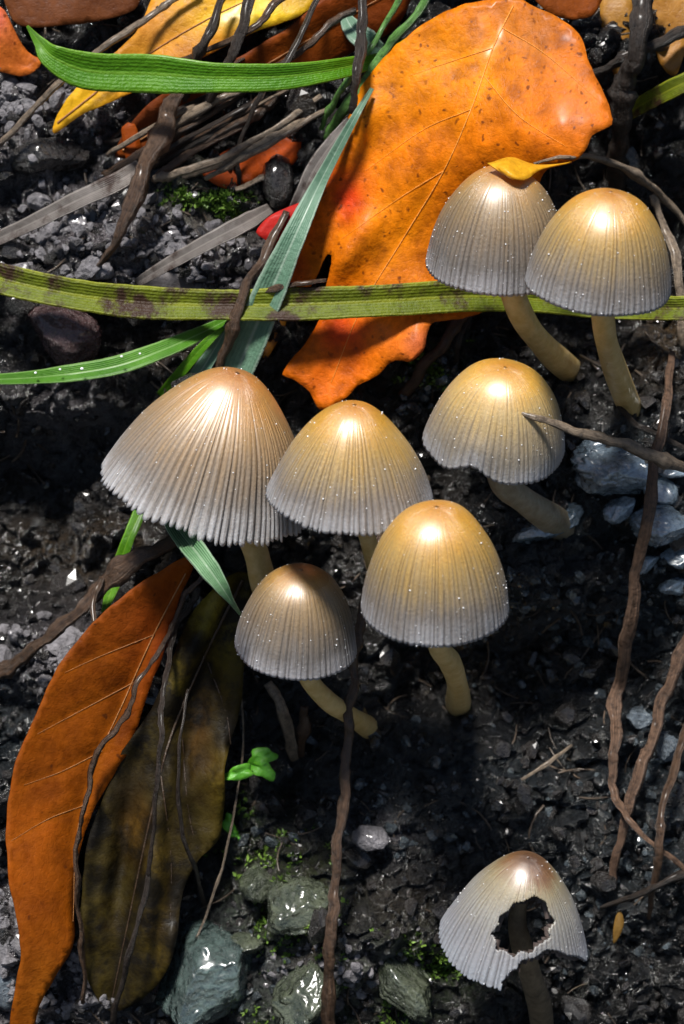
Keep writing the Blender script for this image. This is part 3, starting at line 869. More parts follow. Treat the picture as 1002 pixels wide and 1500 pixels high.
leaf('fallen_leaf', 'large orange speckled fallen leaf with ragged tip behind the pair of mushrooms',
     [(528, 128), (572, 75), (640, 22), (700, 2), (758, -4), (790, 12), (848, 48), (862, 92), (884, 132), (897, 172), (893, 186), (868, 196), (858, 218), (838, 238), (800, 250),
      (778, 300), (760, 400), (720, 450), (660, 470), (632, 472), (622, 508), (604, 530), (578, 526), (556, 546), (520, 570), (490, 592), (468, 600), (455, 575), (432, 556), (414, 548),
      (424, 528), (452, 500), (466, 470), (470, 440), (486, 385), (478, 372), (452, 420), (425, 440), (412, 408), (418, 370), (440, 320), (468, 270), (490, 215), (515, 165)],
     [(470, 590, .45), (420, 540, .45), (430, 410, .45), (440, 320, .5), (530, 500, .6), (610, 510, .75), (550, 400, .7), (500, 220, .75), (530, 130, .9), (640, 30, 1.1), (600, 200, 1.0),
      (760, 0, 1.3), (700, 120, 1.35), (850, 60, 1.6), (890, 170, 2.0), (820, 230, 2.05), (730, 230, 1.6), (660, 300, .95), (740, 340, .55), (780, 380, .5), (640, 420, .7), (720, 440, .5)],
     M_lf_orange, OR1,
     blobs=[(640, 90, 130, 90, OR2, .8), (780, 40, 60, 60, (.42, .13, .012), .7), (560, 330, 90, 90, OR2, .5), (510, 290, 30, 40, RD, .9), (430, 380, 40, 70, RD, .75), (505, 480, 40, 50, RD, .8),
            (455, 380, 25, 60, OR2, .5), (460, 560, 60, 40, (.66, .12, .012), .6), (860, 130, 60, 90, (.55, .15, .02), .6), (620, 500, 40, 30, (.7, .16, .08), .6), (580, 450, 60, 40, (.66, .2, .01), .6), (540, 150, 50, 60, OR2, .6)],
     jag=3.2, midrib=[(752, 8), (722, 70), (690, 160), (650, 250), (590, 350), (530, 450), (485, 560)], veins=[[(722, 70), (660, 90), (600, 110)], [(708, 110), (760, 170), (830, 215)], [(690, 160), (620, 190), (535, 250)], [(650, 250), (585, 290), (500, 350)], [(735, 40), (800, 80), (880, 150)]],
     wrinkle=.055, seed=1, extra=curled_flap, ridges=[(512, 365, 26, 60, .28, 35), (605, 505, 30, 55, .2, 20), (528, 190, 18, 50, .22, 20), (600, 250, 60, 160, .12, 35), (470, 300, 30, 70, .1, 30)], veindent=.012, ribw=2.2, ribmat=M_rib_or)
leaf('fallen_leaf', 'yellow and orange fallen leaf lying behind the broad green grass blade',
     [(78, 196), (84, 168), (112, 128), (150, 92), (200, 46), (230, -10), (300, -40), (420, -40), (470, -12), (440, 22), (360, 52), (300, 84), (230, 120), (160, 150), (112, 172)],
     [(80, 185, .35), (200, 90, .5), (330, 20, .6), (450, 0, .5), (250, -20, .5)], M_lf_yellow, (.72, .32, .012),
     blobs=[(380, 20, 90, 30, (.85, .62, .015), .9), (110, 145, 45, 40, (.85, .5, .01), .9), (220, 40, 50, 40, (.66, .27, .05), .7), (300, 80, 60, 25, (.55, .16, .02), .6)], midrib=[(84, 180), (190, 98), (300, 30), (430, -30)], seed=2, wrinkle=.06)
leaf('fallen_leaf', 'dull russet leaf between the yellow leaf and the large orange leaf',
     [(170, 230), (220, 150), (320, 100), (420, 42), (500, -20), (600, -20), (580, 40), (520, 75), (440, 120), (360, 170), (270, 205)],
     [(180, 220, .1), (320, 130, .3), (450, 50, .35), (580, 0, .3)], M_lf_rust, (.20, .040, .004), blobs=[(440, 60, 60, 30, (.36, .08, .004), .7), (260, 180, 60, 30, (.10, .035, .02), .8)], seed=3, midrib=[(180, 220), (330, 130), (560, -5)])
leaf('fallen_leaf', 'brown leaf with pale sheen at the head of the bank left of the yellow leaf',
     [(5, -20), (60, -30), (195, -20), (200, 10), (160, 28), (100, 36), (50, 40), (20, 30)], [(20, 10, .6), (180, 0, .4)], M_lf_rust, (.15, .045, .012), seed=4)
leaf('fallen_leaf', 'bright orange leaf scrap folded above the pale gravel',
     [(-40, 20), (0, 10), (18, 40), (40, 76), (62, 88), (50, 104), (28, 112), (0, 104), (-40, 100)], [(-20, 50, .5), (50, 95, .2)], M_lf_orange, (.6, .15, .02), blobs=[(0, 25, 20, 25, (.6, .12, .08), .8)], seed=5)
leaf('fallen_leaf', 'dark orange leaf scrap under the bundle of dry stalks', [(296, 250), (340, 215), (400, 198), (440, 202), (430, 240), (380, 262), (330, 276)],
     [(300, 255, .1), (430, 210, .25)], M_lf_rust, (.33, .05, .003), seed=6)
leaf('fallen_leaf', 'small orange leaf shred hanging near the grey straw strip', [(178, 186), (196, 182), (206, 215), (200, 240), (186, 236)], [(190, 190, .3), (196, 236, .1)], M_lf_rust, (.3, .055, .003), seed=7)
leaf('fallen_leaf', 'small crimson leaf lobe poking out left of the large orange leaf', [(374, 340), (390, 320), (420, 304), (455, 296), (442, 350), (420, 390), (402, 405), (396, 362), (386, 350)], [(380, 335, .9), (425, 315, 1.0), (410, 395, .9)], M_lf_rust, (.5, .02, .015), seed=8)
leaf('fallen_leaf', 'yellow brown leaf edge under the blue green blade left of the large leaf', [(385, 470), (402, 440), (425, 432), (420, 470), (404, 505), (386, 530), (380, 505)], [(400, 480, .2)], M_lf_yellow, (.62, .25, .02), seed=9)
leaf('fallen_leaf', 'long narrow orange brown leaf with curled tip beside the dark leaf',
     [(278, 814), (284, 830), (262, 880), (238, 960), (215, 1020), (198, 1080), (170, 1130), (140, 1180), (118, 1240), (110, 1300), (108, 1380), (88, 1420), (60, 1470), (40, 1530), (12, 1530), (22, 1450), (30, 1400),
      (24, 1340), (12, 1280), (10, 1200), (22, 1120), (42, 1070), (60, 1030), (90, 970), (140, 910), (190, 866), (236, 836)],
     [(280, 820, 1.2), (200, 900, 1.15), (60, 1100, 1.2), (150, 1050, .9), (20, 1250, 1.25), (110, 1250, .8), (60, 1300, 1.1), (100, 1390, .8), (60, 1420, 1.05), (30, 1500, .75)], M_lf_rust, (.27, .062, .001),
     blobs=[(240, 950, 50, 90, (.28, .038, .003), .7), (40, 1250, 40, 120, (.33, .075, .003), .7), (60, 1450, 50, 60, (.42, .12, .006), .7), (180, 900, 60, 50, (.2, .042, .004), .6)],
     midrib=[(272, 840), (225, 930), (180, 1030), (140, 1120), (113, 1220), (107, 1350)],
     veins=[[(225, 930), (150, 960), (95, 985)], [(195, 1000), (120, 1040), (55, 1075)], [(150, 1100), (90, 1130), (35, 1150)], [(122, 1180), (70, 1200), (16, 1232)]], seed=10, wrinkle=.03, ribmat=M_rib, ribw=2.2)
leaf('fallen_leaf', 'dark olive and brown rotting leaf drooping next to the long orange leaf',
     [(352, 838), (368, 850), (362, 920), (356, 1000), (350, 1050), (332, 1110), (328, 1180), (320, 1230), (290, 1260), (268, 1310), (258, 1380), (240, 1430), (200, 1470), (160, 1480), (130, 1440), (118, 1380), (120, 1300), (130, 1230), (150, 1170), (180, 1100), (220, 1040), (250, 970), (280, 900), (320, 856)],
     [(355, 850, 1.0), (300, 930, .9), (340, 1050, .5), (200, 1100, .75), (260, 1150, .75), (310, 1200, .45), (150, 1250, .5), (250, 1350, .5), (160, 1450, .2)], M_lf_dark, (.045, .032, .005),  # dark brown leaf, base taken darker still for shade on its steep fold
     blobs=[(320, 900, 50, 60, (.16, .13, .012), .9), (262, 1010, 26, 60, (.17, .13, .012), .8), (332, 1150, 24, 60, (.13, .09, .008), .8), (290, 1060, 30, 90, (.045, .02, .006), .8), (190, 1180, 40, 90, (.014, .009, .005), .9), (240, 1330, 26, 70, (.09, .055, .006), .8), (200, 1220, 16, 40, (.10, .05, .006), .7)],
     midrib=[(355, 850), (300, 960), (250, 1080), (220, 1200), (190, 1340), (165, 1460)], veins=[[(300, 960), (330, 1040), (338, 1090)], [(265, 1050), (275, 1180), (290, 1250)], [(235, 1130), (250, 1250), (250, 1350)]], seed=11, wrinkle=.1, ribmat=M_rib_dark, ribw=5, veindent=.08,
     ridges=[(300, 930, 20, 100, .3, 25), (330, 1120, 18, 90, .25, 10), (225, 1250, 20, 140, .28, 8), (180, 1250, 14, 120, -.3, 8), (275, 1100, 14, 120, -.25, 15), (250, 1380, 18, 70, .2, 10)])
leaf('fallen_leaf', 'tan upright leaf blade behind the thick black twig', [(880, -20), (925, -20), (922, 60), (912, 120), (896, 100), (884, 50)], [(900, 0, .3), (905, 100, .3)], M_lf_yellow, (.42, .2, .03), seed=12)
leaf('fallen_leaf', 'tan upright leaf blade above the black side twig at the bank head', [(952, -20), (1010, -20), (1006, 60), (990, 112), (966, 90), (956, 40)], [(980, 0, .3), (985, 90, .3)], M_lf_yellow, (.42, .19, .03), seed=13)
leaf('fallen_leaf', 'brown leaf scrap joining the top of the large orange leaf', [(775, -25), (880, -25), (872, 20), (840, 28), (800, 14)], [(800, 0, 1.0), (870, 0, .6)], M_lf_rust, (.22, .05, .004), seed=14)
leaf('fallen_leaf', 'tiny yellow leaf flake beside the broken mushroom', [(902, 1342), (909, 1334), (914, 1350), (909, 1368), (899, 1384), (898, 1362)], [(905, 1360, .45)], M_lf_rust, (.16, .09, .02), seed=15, jag=.5, grid=5)
leaf('fallen_leaf', 'tiny pale yellow seed flake on the crossing stalks', [(920, 1160), (926, 1149), (932, 1152), (930, 1164), (922, 1170)], [(925, 1160, .6)], M_lf_yellow, (.6, .5, .2), seed=16, jag=.3, grid=4)
leaf('fallen_leaf', 'flat grey leaf piece tucked above the olive grass blade', [(192, 422), (212, 402), (262, 402), (314, 426), (300, 440), (220, 440)], [(250, 420, .2)], M_lf_rust, (.2, .19, .2), seed=17)

# ------------------------------------------------------------------ grass blades
blade('grass_strand', 'broad bright green grass blade with bent tip across the yellow leaf', [(40, 38, 1.7, 2), (58, 62, 1.7, 9), (78, 84, 1.75, 19), (130, 104, 1.75, 27), (220, 108, 1.7, 28), (320, 114, 1.6, 22), (420, 112, 1.4, 19), (510, 98, 1.1, 14), (560, 84, .6, 8), (600, 60, .1, 6)], M_bl_mid, .35, -12, seed=1, n=90)
blade('grass_strand', 'long olive grass blade with brown blotches crossing the bank behind the pair', [(-60, 385, .5, 20), (0, 408, .75, 22), (100, 430, .9, 23), (200, 443, .95, 24), (320, 447, .95, 23), (430, 446, 1.0, 24), (560, 441, 1.1, 24), (690, 434, 1.05, 23), (800, 440, .9, 20), (900, 450, 1.0, 18), (1010, 452, 1.2, 18), (1080, 450, .5, 12)], M_bl_olive, .5, 0, seed=2, n=120, wob=.03)
blade('grass_strand', 'bright green narrow blade with dew curving under the olive blade', [(-40, 556, 1.0, 8), (20, 555, 1.1, 9), (90, 549, 1.1, 13), (170, 536, 1.05, 15), (240, 512, .9, 14), (290, 490, .7, 11), (330, 470, .3, 7), (350, 455, .1, 5)], M_bl_bright, .3, 15, seed=3, n=80)
blade('grass_strand', 'blue green blade sloping along the left edge of the large orange leaf', [(545, 130, 1.0, 3), (520, 172, 1.25, 6), (470, 265, 1.2, 11), (430, 350, 1.2, 18), (395, 430, 1.0, 24), (365, 500, .7, 27), (335, 570, .4, 26), (310, 620, .0, 20)], M_bl_blue, .4, -10, seed=4, n=80)
blade('grass_strand', 'short dark blue green blade rising behind the widest mushroom', [(262, 590, .1, 12), (290, 550, .5, 13), (318, 505, .6, 9), (340, 466, .7, 4)], M_bl_blue, .4, 0, seed=5)
blade('grass_strand', 'thin mid green blade leaning beside the widest mushroom crown', [(235, 580, .1, 7), (265, 545, .6, 8), (300, 505, .8, 7), (328, 480, .8, 3)], M_bl_mid, .3, 0, seed=6)
blade('grass_strand', 'pale green pointed blade under the frayed mushroom cap', [(240, 730, .3, 14), (262, 775, 2.4, 16), (290, 812, 3.9, 17), (318, 850, 4.3, 13), (338, 880, 4.2, 5), (352, 900, 3.9, 2)], M_bl_pale, .4, 10, seed=7)
blade('grass_strand', 'short green blade passing behind the brown twig below the widest mushroom', [(205, 750, 1.0, 10), (186, 795, 1.3, 9), (168, 850, 1.35, 11), (152, 898, 1.2, 4)], M_bl_mid, .3, 0, seed=8)
blade('grass_strand', 'pale blue green leaf beside the thin stalks at the bank head', [(500, 10, .4, 3), (515, 40, .6, 14), (540, 62, .7, 17), (560, 72, .4, 8)], M_bl_blue, .3, 0, seed=9)
twig('grass_stalk', 'slender bright green stalk rising to the bank head beside the orange leaf', [(478, 205, .2, 5), (510, 150, .7, 6), (560, 82, .9, 6), (600, 35, 1.0, 6), (640, -20, .9, 5)], M_tw_green, 'grass stalk', seed=1)
twig('grass_stalk', 'short thin green stalk crossing the dark vertical stem', [(470, 190, .2, 3), (500, 130, .8, 4), (550, 60, .9, 4), (590, -10, .8, 4)], M_tw_green, 'grass stalk', seed=2)
blade('straw', 'grey flat straw strip lying above the olive blade', [(200, 415, .15, 7), (250, 385, .4, 10), (310, 352, .5, 12), (360, 326, .5, 13), (396, 305, .2, 8)], M_bl_straw, .3, 0, 'straw', seed=11)
blade('straw', 'long dark grey straw strip slanting across the gravel', [(-30, 362, .2, 10), (40, 330, .5, 11), (110, 295, .6, 13), (180, 262, .6, 14), (215, 235, .3, 9)], M_bl_straw, .3, 0, 'straw', seed=12)
blade('straw', 'purple grey folded strip along the upper left margin of the orange leaf', [(418, 330, .5, 6), (440, 290, 1.0, 10), (462, 245, 1.1, 12), (490, 205, 1.1, 10), (512, 175, 1.0, 5)], M_bl_straw, .4, 0, 'straw', seed=13)
blade('straw', 'olive strip of dead grass at the bank head beside the black twig', [(905, 175, .3, 10), (950, 148, .6, 13), (1010, 118, .7, 14), (1060, 100, .3, 10)], M_bl_olive, .3, 0, 'straw', seed=14)

# ------------------------------------------------------------------ twigs and stalks
twig('twig', 'thick black upright twig standing above the pair of mushrooms', [(948, -40, .9, 13), (932, 60, 1.0, 13), (916, 140, 1.0, 14), (906, 210, .9, 12), (900, 285, .3, 11)], M_tw_dark, seed=3, knots=3, rough=.2)
twig('twig', 'black side twig crossing behind the thick black twig', [(845, 118, .4, 7), (900, 96, .6, 8), (950, 68, .6, 9), (1030, 35, .4, 10)], M_tw_dark, seed=4)
twig('straw_stalk', 'pale bent straw arching over the golden mushroom cap', [(782, 240, 2.2, 2), (830, 229, 2.4, 4), (880, 232, 2.3, 5), (935, 258, 1.9, 7), (985, 305, 1.2, 6), (1040, 370, .2, 5)], M_tw_straw, 'stalk', seed=5)
twig('straw_stalk', 'grey split straw hanging beside the golden mushroom cap', [(955, 285, 1.6, 5), (972, 330, 1.4, 6), (988, 385, 1.2, 7), (998, 460, .6, 6), (1002, 510, .1, 5)], M_tw_straw, 'stalk', seed=6, flat=.5)
twig('twig', 'pointed grey brown twig resting across the notched mushroom cap', [(752, 602, 3.55, 1.5), (790, 613, 3.5, 4), (850, 631, 3.2, 6), (920, 655, 2.6, 7), (1000, 684, 1.8, 8), (1100, 720, .2, 8)], M_tw_straw, seed=7)
twig('straw_stalk', 'long reddish brown stalk running down past the slate stones', [(985, 515, .2, 4), (976, 580, .9, 6), (960, 680, 1.2, 7), (942, 780, 1.2, 8), (922, 900, 1.2, 8), (905, 1010, 1.1, 9), (896, 1090, .9, 8), (898, 1150, .8, 6), (918, 1195, .8, 5), (960, 1240, .7, 4), (1010, 1280, .4, 4), (1060, 1310, 0, 3)], M_tw_red, 'stalk', seed=8, flat=.6)
twig('straw_stalk', 'leaning brown stalk fading down toward the broken mushroom', [(1040, 860, .2, 8), (1000, 945, .8, 9), (965, 1045, .9, 7), (935, 1130, .8, 7), (912, 1220, .5, 6), (898, 1300, .1, 5)], M_tw_red, 'stalk', seed=9, flat=.6)
twig('straw_stalk', 'thin tan stalk leaning over the lower slate pebbles', [(1030, 1000, .3, 5), (1000, 1085, .8, 6), (978, 1170, .9, 6), (962, 1250, .8, 6), (950, 1345, .2, 4)], M_tw_brown, 'stalk', seed=10)
twig('twig', 'black thin twig lying beside the broken mushroom', [(1040, 1265, .2, 6), (980, 1288, .5, 6), (930, 1310, .5, 5), (880, 1330, .2, 4)], M_tw_dark, seed=11)
twig('straw_stalk', 'dark brown stalk dropping between the two lower mushrooms', [(578, 745, 1.6, 4), (550, 830, 1.8, 7), (526, 930, 2.0, 7), (514, 1040, 1.9, 9), (503, 1160, 1.5, 9), (494, 1290, 1.1, 9), (488, 1400, .8, 9), (482, 1540, .4, 9)], M_tw_brown, 'stalk', seed=12, rough=.18)
twig('straw_stalk', 'thick dark stalk leaning from under the green blade to the gravel', [(262, 135, .9, 9), (246, 175, 1.0, 11), (222, 230, 1.0, 13), (200, 285, .9, 11), (176, 340, .7, 7), (150, 380, .5, 5), (132, 405, .2, 3)], M_tw_brown, 'stalk', seed=13, rough=.2)
twig('straw_stalk', 'long thin straw running from the bank head down across the gravel', [(290, -25, .7, 4), (230, 18, .9, 4), (150, 72, 1.0, 4), (80, 130, .9, 4), (0, 208, .6, 4), (-40, 250, .1, 4)], M_tw_straw, 'stalk', seed=14)
for i, (pts, m, lab) in enumerate([
    ([(335, -20, .9, 5), (310, 40, 1.1, 6), (288, 84, 1.0, 6), (270, 150, .5, 5)], M_tw_dark, 'dark stalk crossing the yellow leaf and ending under the green blade'),
    ([(372, -20, .9, 7), (352, 45, 1.1, 8), (332, 92, 1.0, 7), (300, 160, .6, 7), (262, 215, .1, 6)], M_tw_dark, 'thickest black stalk over the bright yellow leaf part'),
    ([(430, -20, .9, 6), (390, 22, 1.0, 6), (350, 52, 1.0, 5), (256, 92, .6, 5)], M_tw_brown, 'brown stalk lying along the middle of the yellow leaf'),
    ([(470, -10, .8, 5), (420, 85, 1.0, 6), (380, 140, .9, 5), (352, 210, .5, 4), (350, 270, .1, 3)], M_tw_dark, 'black stalk over the russet leaf bending down to the moss'),
    ([(520, 15, .8, 6), (470, 45, .9, 6), (430, 82, .8, 6), (370, 130, .5, 5)], M_tw_brown, 'brown stalk over the russet leaf beside the dark vertical stem'),
    ([(532, -20, 1.2, 6), (528, 50, 1.4, 8), (520, 110, 1.4, 8), (516, 165, 1.1, 6)], M_tw_dark, 'dark vertical stem at the upper left edge of the orange leaf')]):
    twig('straw_stalk', lab, pts, m, 'stalk', seed=20 + i, rough=.16)
rr = np.random.RandomState(11)
for i in range(15):
    x0 = rr.uniform(150, 250); y0 = rr.uniform(200, 275); L = rr.uniform(150, 290); a = R_(rr.uniform(22, 38))
    x1 = x0 + L * math.cos(a); y1 = y0 - L * math.sin(a); bend = rr.uniform(-8, 8)
    r0 = rr.uniform(2.5, 5.5)
    twig('straw_stalk', ['dry brown stalk', 'pale straw coloured stalk', 'blackish rotten stalk', 'dry brown stalk'][i % 4] + ' in the tangled bundle under the broad green blade',
         [(x0, y0, .05, r0), ((x0 + x1) / 2 - 40, (y0 + y1) / 2 + 24 + bend, rr.uniform(.3, .7), r0 * 1.1), ((x0 + x1) / 2 + 50, (y0 + y1) / 2 - 26 + bend, rr.uniform(.35, .75), r0), (x1, y1, .1, r0 * .7)],
         [M_tw_brown, M_tw_straw, M_tw_dark, M_tw_brown][i % 4], 'stalk', 'dry stalks under the green blade', seed=40 + i)
for i, pts in enumerate([[(225, 262, .3, 5), (300, 240, .5, 5), (400, 190, .6, 4), (470, 140, .4, 4)], [(300, 262, .2, 4), (350, 235, .5, 5), (420, 195, .6, 5), (480, 160, .4, 4)], [(345, 278, .2, 4), (375, 264, .3, 4), (402, 250, .2, 4)]]):
    twig('straw_stalk', ['long pale straw at the front of the tangled stalk bundle', 'pale straw ending beside the black clod', 'short pale straw butt over the mossy gravel'][i], pts, M_tw_straw, 'stalk', seed=60 + i)
twig('twig', 'forked brown twig running left from under the widest mushroom', [(262, 790, 1.2, 6), (210, 815, 1.7, 12), (150, 862, 1.8, 10), (100, 905, 1.5, 8), (50, 945, 1.0, 7), (0, 985, .4, 7), (-40, 1015, .1, 6)], M_tw_brown, seed=70, rough=.25, knots=3)
twig('twig', 'thin side shoot hanging from the forked brown twig', [(150, 845, 1.9, 4), (134, 880, 1.9, 4), (138, 915, 1.7, 3)], M_tw_brown, seed=71)
twig('straw_stalk', 'twisted dark strip standing in for the fold shadow along the midrib of the long orange leaf', [(300, 838, 1.5, 3), (258, 905, 1.5, 4), (215, 975, 1.4, 3.5), (180, 1045, 1.35, 4.5), (142, 1115, 1.25, 4), (120, 1185, 1.2, 4.5), (112, 1280, 1.15, 3.5), (116, 1380, .9, 4), (122, 1470, .3, 3)], M_tw_brown, 'stalk', seed=72, rough=.3, wig=1.0, flat=.8, knots=4)  # dark tube added in place of the shadowed gap in the leaf fold
twig('straw_stalk', 'black stalk between the orange leaf and the dark rotting leaf', [(290, 860, 1.3, 7), (258, 925, 1.35, 6), (240, 1000, 1.6, 5), (236, 1080, 1.9, 5), (225, 1180, 2.0, 4), (218, 1280, 1.8, 4), (190, 1400, 1.4, 5), (165, 1500, .2, 5)], M_tw_dark, 'stalk', seed=73, rough=.22, wig=.5)
twig('straw_stalk', 'black stalk crossing the lower half of the dark rotting leaf', [(275, 1010, 1.6, 3), (262, 1100, 1.9, 3), (262, 1200, 1.9, 4), (285, 1270, 1.6, 3), (300, 1330, .2, 4)], M_tw_dark, 'stalk', seed=74)
twig('straw_stalk', 'pale thin root hair hanging beside the dark rotting leaf', [(352, 1000, .8, 1.5), (356, 1100, .8, 1.6), (335, 1230, .7, 1.8), (305, 1330, .7, 2), (278, 1400, .7, 2)], M_tw_straw, 'stalk', seed=75)
twig('straw_stalk', 'tan straw propped in the soil under the smallest mushroom', [(392, 1000, .6, 6), (412, 1045, .7, 8), (432, 1112, .2, 6)], M_tw_straw, 'stalk', seed=76)
twig('straw_stalk', 'dull straw standing beside the stem of the smallest mushroom', [(446, 1035, .5, 6), (448, 1070, .5, 7), (440, 1108, .2, 5)], M_tw_brown, 'stalk', seed=77)
twig('straw_stalk', 'thin grey rootlet lying in black soil below the mushrooms', [(760, 1145, .25, 2), (800, 1120, .35, 3), (838, 1092, .25, 2)], M_tw_straw, 'stalk', seed=78)
twig('straw_stalk', 'thin dark rootlet near the base of the golden mushroom', [(905, 595, .25, 3), (940, 625, .5, 4), (1010, 660, .4, 4)], M_tw_dark, 'stalk', seed=79)
twig('straw_stalk', 'black sprig crossing the stem of the golden mushroom', [(850, 520, .5, 2), (880, 535, .9, 3), (900, 530, .8, 3), (915, 505, .5, 2)], M_tw_dark, 'stalk', seed=80)
twig('straw_stalk', 'dark stalk leaning up behind the widest mushroom past the blue green blade', [(318, 560, .3, 7), (335, 490, .9, 8), (360, 420, 1.0, 8), (385, 370, .9, 7), (420, 310, .9, 6)], M_tw_brown, 'stalk', seed=81, rough=.2)
twig('straw_stalk', 'thin brown stalk over the orange leaf just above the olive blade', [(360, 432, .9, 3), (420, 418, 1.1, 4), (478, 410, 1.2, 3)], M_tw_brown, 'stalk', seed=82)
twig('straw_stalk', 'brown stalk leaning beside the lower lobe of the orange leaf', [(690, 452, .3, 6), (660, 490, .6, 7), (625, 530, .6, 7), (590, 580, .3, 6)], M_tw_brown, 'stalk', seed=83)
twig('straw_stalk', 'fine dark sprig in the soil behind the pair of mushrooms', [(690, 460, .3, 3), (670, 500, .5, 4), (668, 530, .3, 3)], M_tw_dark, 'stalk', seed=84)
twig('straw_stalk', 'grey folded straw tucked behind the middle mushrooms', [(630, 700, .8, 5), (600, 725, 2.2, 6), (575, 755, 2.2, 6), (560, 790, 1.0, 5)], M_tw_straw, 'stalk', seed=85, flat=.5)

# ------------------------------------------------------------------ seedlings
def seedling(label, px, py, sizes, h):
    p, t = gpt(px, py, 0)
    root = empty('seedling', p, label, 'seedling', None)
    tops = []
    for (dx, dy, w_, hgt, rot) in sizes:
        c, tt = gpt(px + dx, py + dy, h)
        V = [c + BN * .03]; n = 24; k = tt / FPX
        for rg in (.5, 1.):
            for j in range(n):
                a = 2 * math.pi * j / n
                lob = 1 + .16 * math.cos(3 * a + w_) + .10 * math.cos(5 * a + 2 * w_ + dx)
                x = math.cos(a) * w_ * rg * lob; y = math.sin(a) * hgt * rg * lob
                X = x * math.cos(rot) - y * math.sin(rot); Y = x * math.sin(rot) + y * math.cos(rot)
                V.append(c + RGT * X * k + UPV * Y * k + BN * (.03 * (1 - rg) + .06 * rg * abs(math.sin(a)) + .03 * rg * math.sin(3 * a + dx)))
        F = [(0, 1 + j, 1 + (j + 1) % n) for j in range(n)] + [(1 + j, 1 + n + j, 1 + n + (j + 1) % n, 1 + (j + 1) % n) for j in range(n)]
        o = mesh_obj('leaflet', V, F, M_clover, p, root)
        sm = o.modifiers.new('thickness', 'SOLIDIFY'); sm.thickness = .01 * S
        tops.append(c)
    for c in tops:
        L = catmull([p - BN * .1, (p + c) / 2 + BN * .08, c], 8); T = tangents(L); V = []
        for i in range(8):
            a = np.cross(T[i], RGT + UPV * .3); a /= np.linalg.norm(a); b = np.cross(a, T[i])
            for j in range(6): V.append(L[i] + (a * math.cos(j * 1.047) + b * math.sin(j * 1.047)) * .018)
        mesh_obj('stalk', V, [(i * 6 + j, i * 6 + (j + 1) % 6, (i + 1) * 6 + (j + 1) % 6, (i + 1) * 6 + j) for i in range(7) for j in range(6)], M_tw_green, p, root)
seedling('small bright green seedling with three leaflets beside the dark rotting leaf', 372, 1140, [(-22, -8, 22, 11, .3), (12, -32, 20, 13, .2), (14, -12, 20, 12, -.5)], 1.1)
seedling('tiny green seedling leaf lower down by the dark rotting leaf', 338, 1225, [(-2, -18, 9, 16, .2), (6, -2, 6, 9, .9)], .35)

# ------------------------------------------------------------------ mushrooms
DOME = [(0, 1), (.14, .99), (.3, .955), (.48, .875), (.64, .75), (.78, .58), (.89, .37), (.965, .16), (1, 0)]
BELL = [(0, 1), (.12, .985), (.27, .93), (.44, .81), (.6, .65), (.75, .46), (.88, .25), (.96, .1), (1, 0)]
CONE = [(0, 1), (.1, .985), (.22, .92), (.38, .79), (.55, .62), (.72, .42), (.86, .22), (.95, .08), (1, 0)]

GOLD = [(.0, (.52, .20, .010)), (.25, (.62, .31, .025)), (.45, (.46, .28, .07)), (.63, (.33, .24, .125)), (.82, (.22, .19, .165)), (1., (.36, .355, .37))]
TAUPE = [(.0, (.36, .14, .02)), (.2, (.44, .23, .045)), (.38, (.30, .195, .085)), (.58, (.23, .17, .11)), (.8, (.185, .165, .15)), (1., (.40, .39, .41))]
WIDE = [(.0, (.44, .16, .025)), (.22, (.50, .24, .05)), (.42, (.36, .215, .085)), (.62, (.27, .19, .115)), (.82, (.22, .19, .165)), (1., (.46, .455, .47))]
CREAM = [(.0, (.55, .22, .012)), (.27, (.66, .36, .045)), (.47, (.52, .36, .14)), (.65, (.36, .28, .17)), (.85, (.28, .25, .21)), (1., (.40, .40, .42))]
OLD = [(.0, (.10, .04, .012)), (.16, (.22, .10, .03)), (.28, (.34, .27, .15)), (.5, (.33, .31, .27)), (.8, (.28, .28, .30)), (1., (.34, .36, .40))]

def in_any(x, y, polys):
    m = np.zeros(x.shape, bool)
    for q in polys: m |= poly_in(x, y, np.array(q, float))
    return m

def proj(W):
    d = W - CAM
    z = d @ FWD
    return 501 + FPX * (d @ RGT) / z, 750 - FPX * (d @ UPV) / z

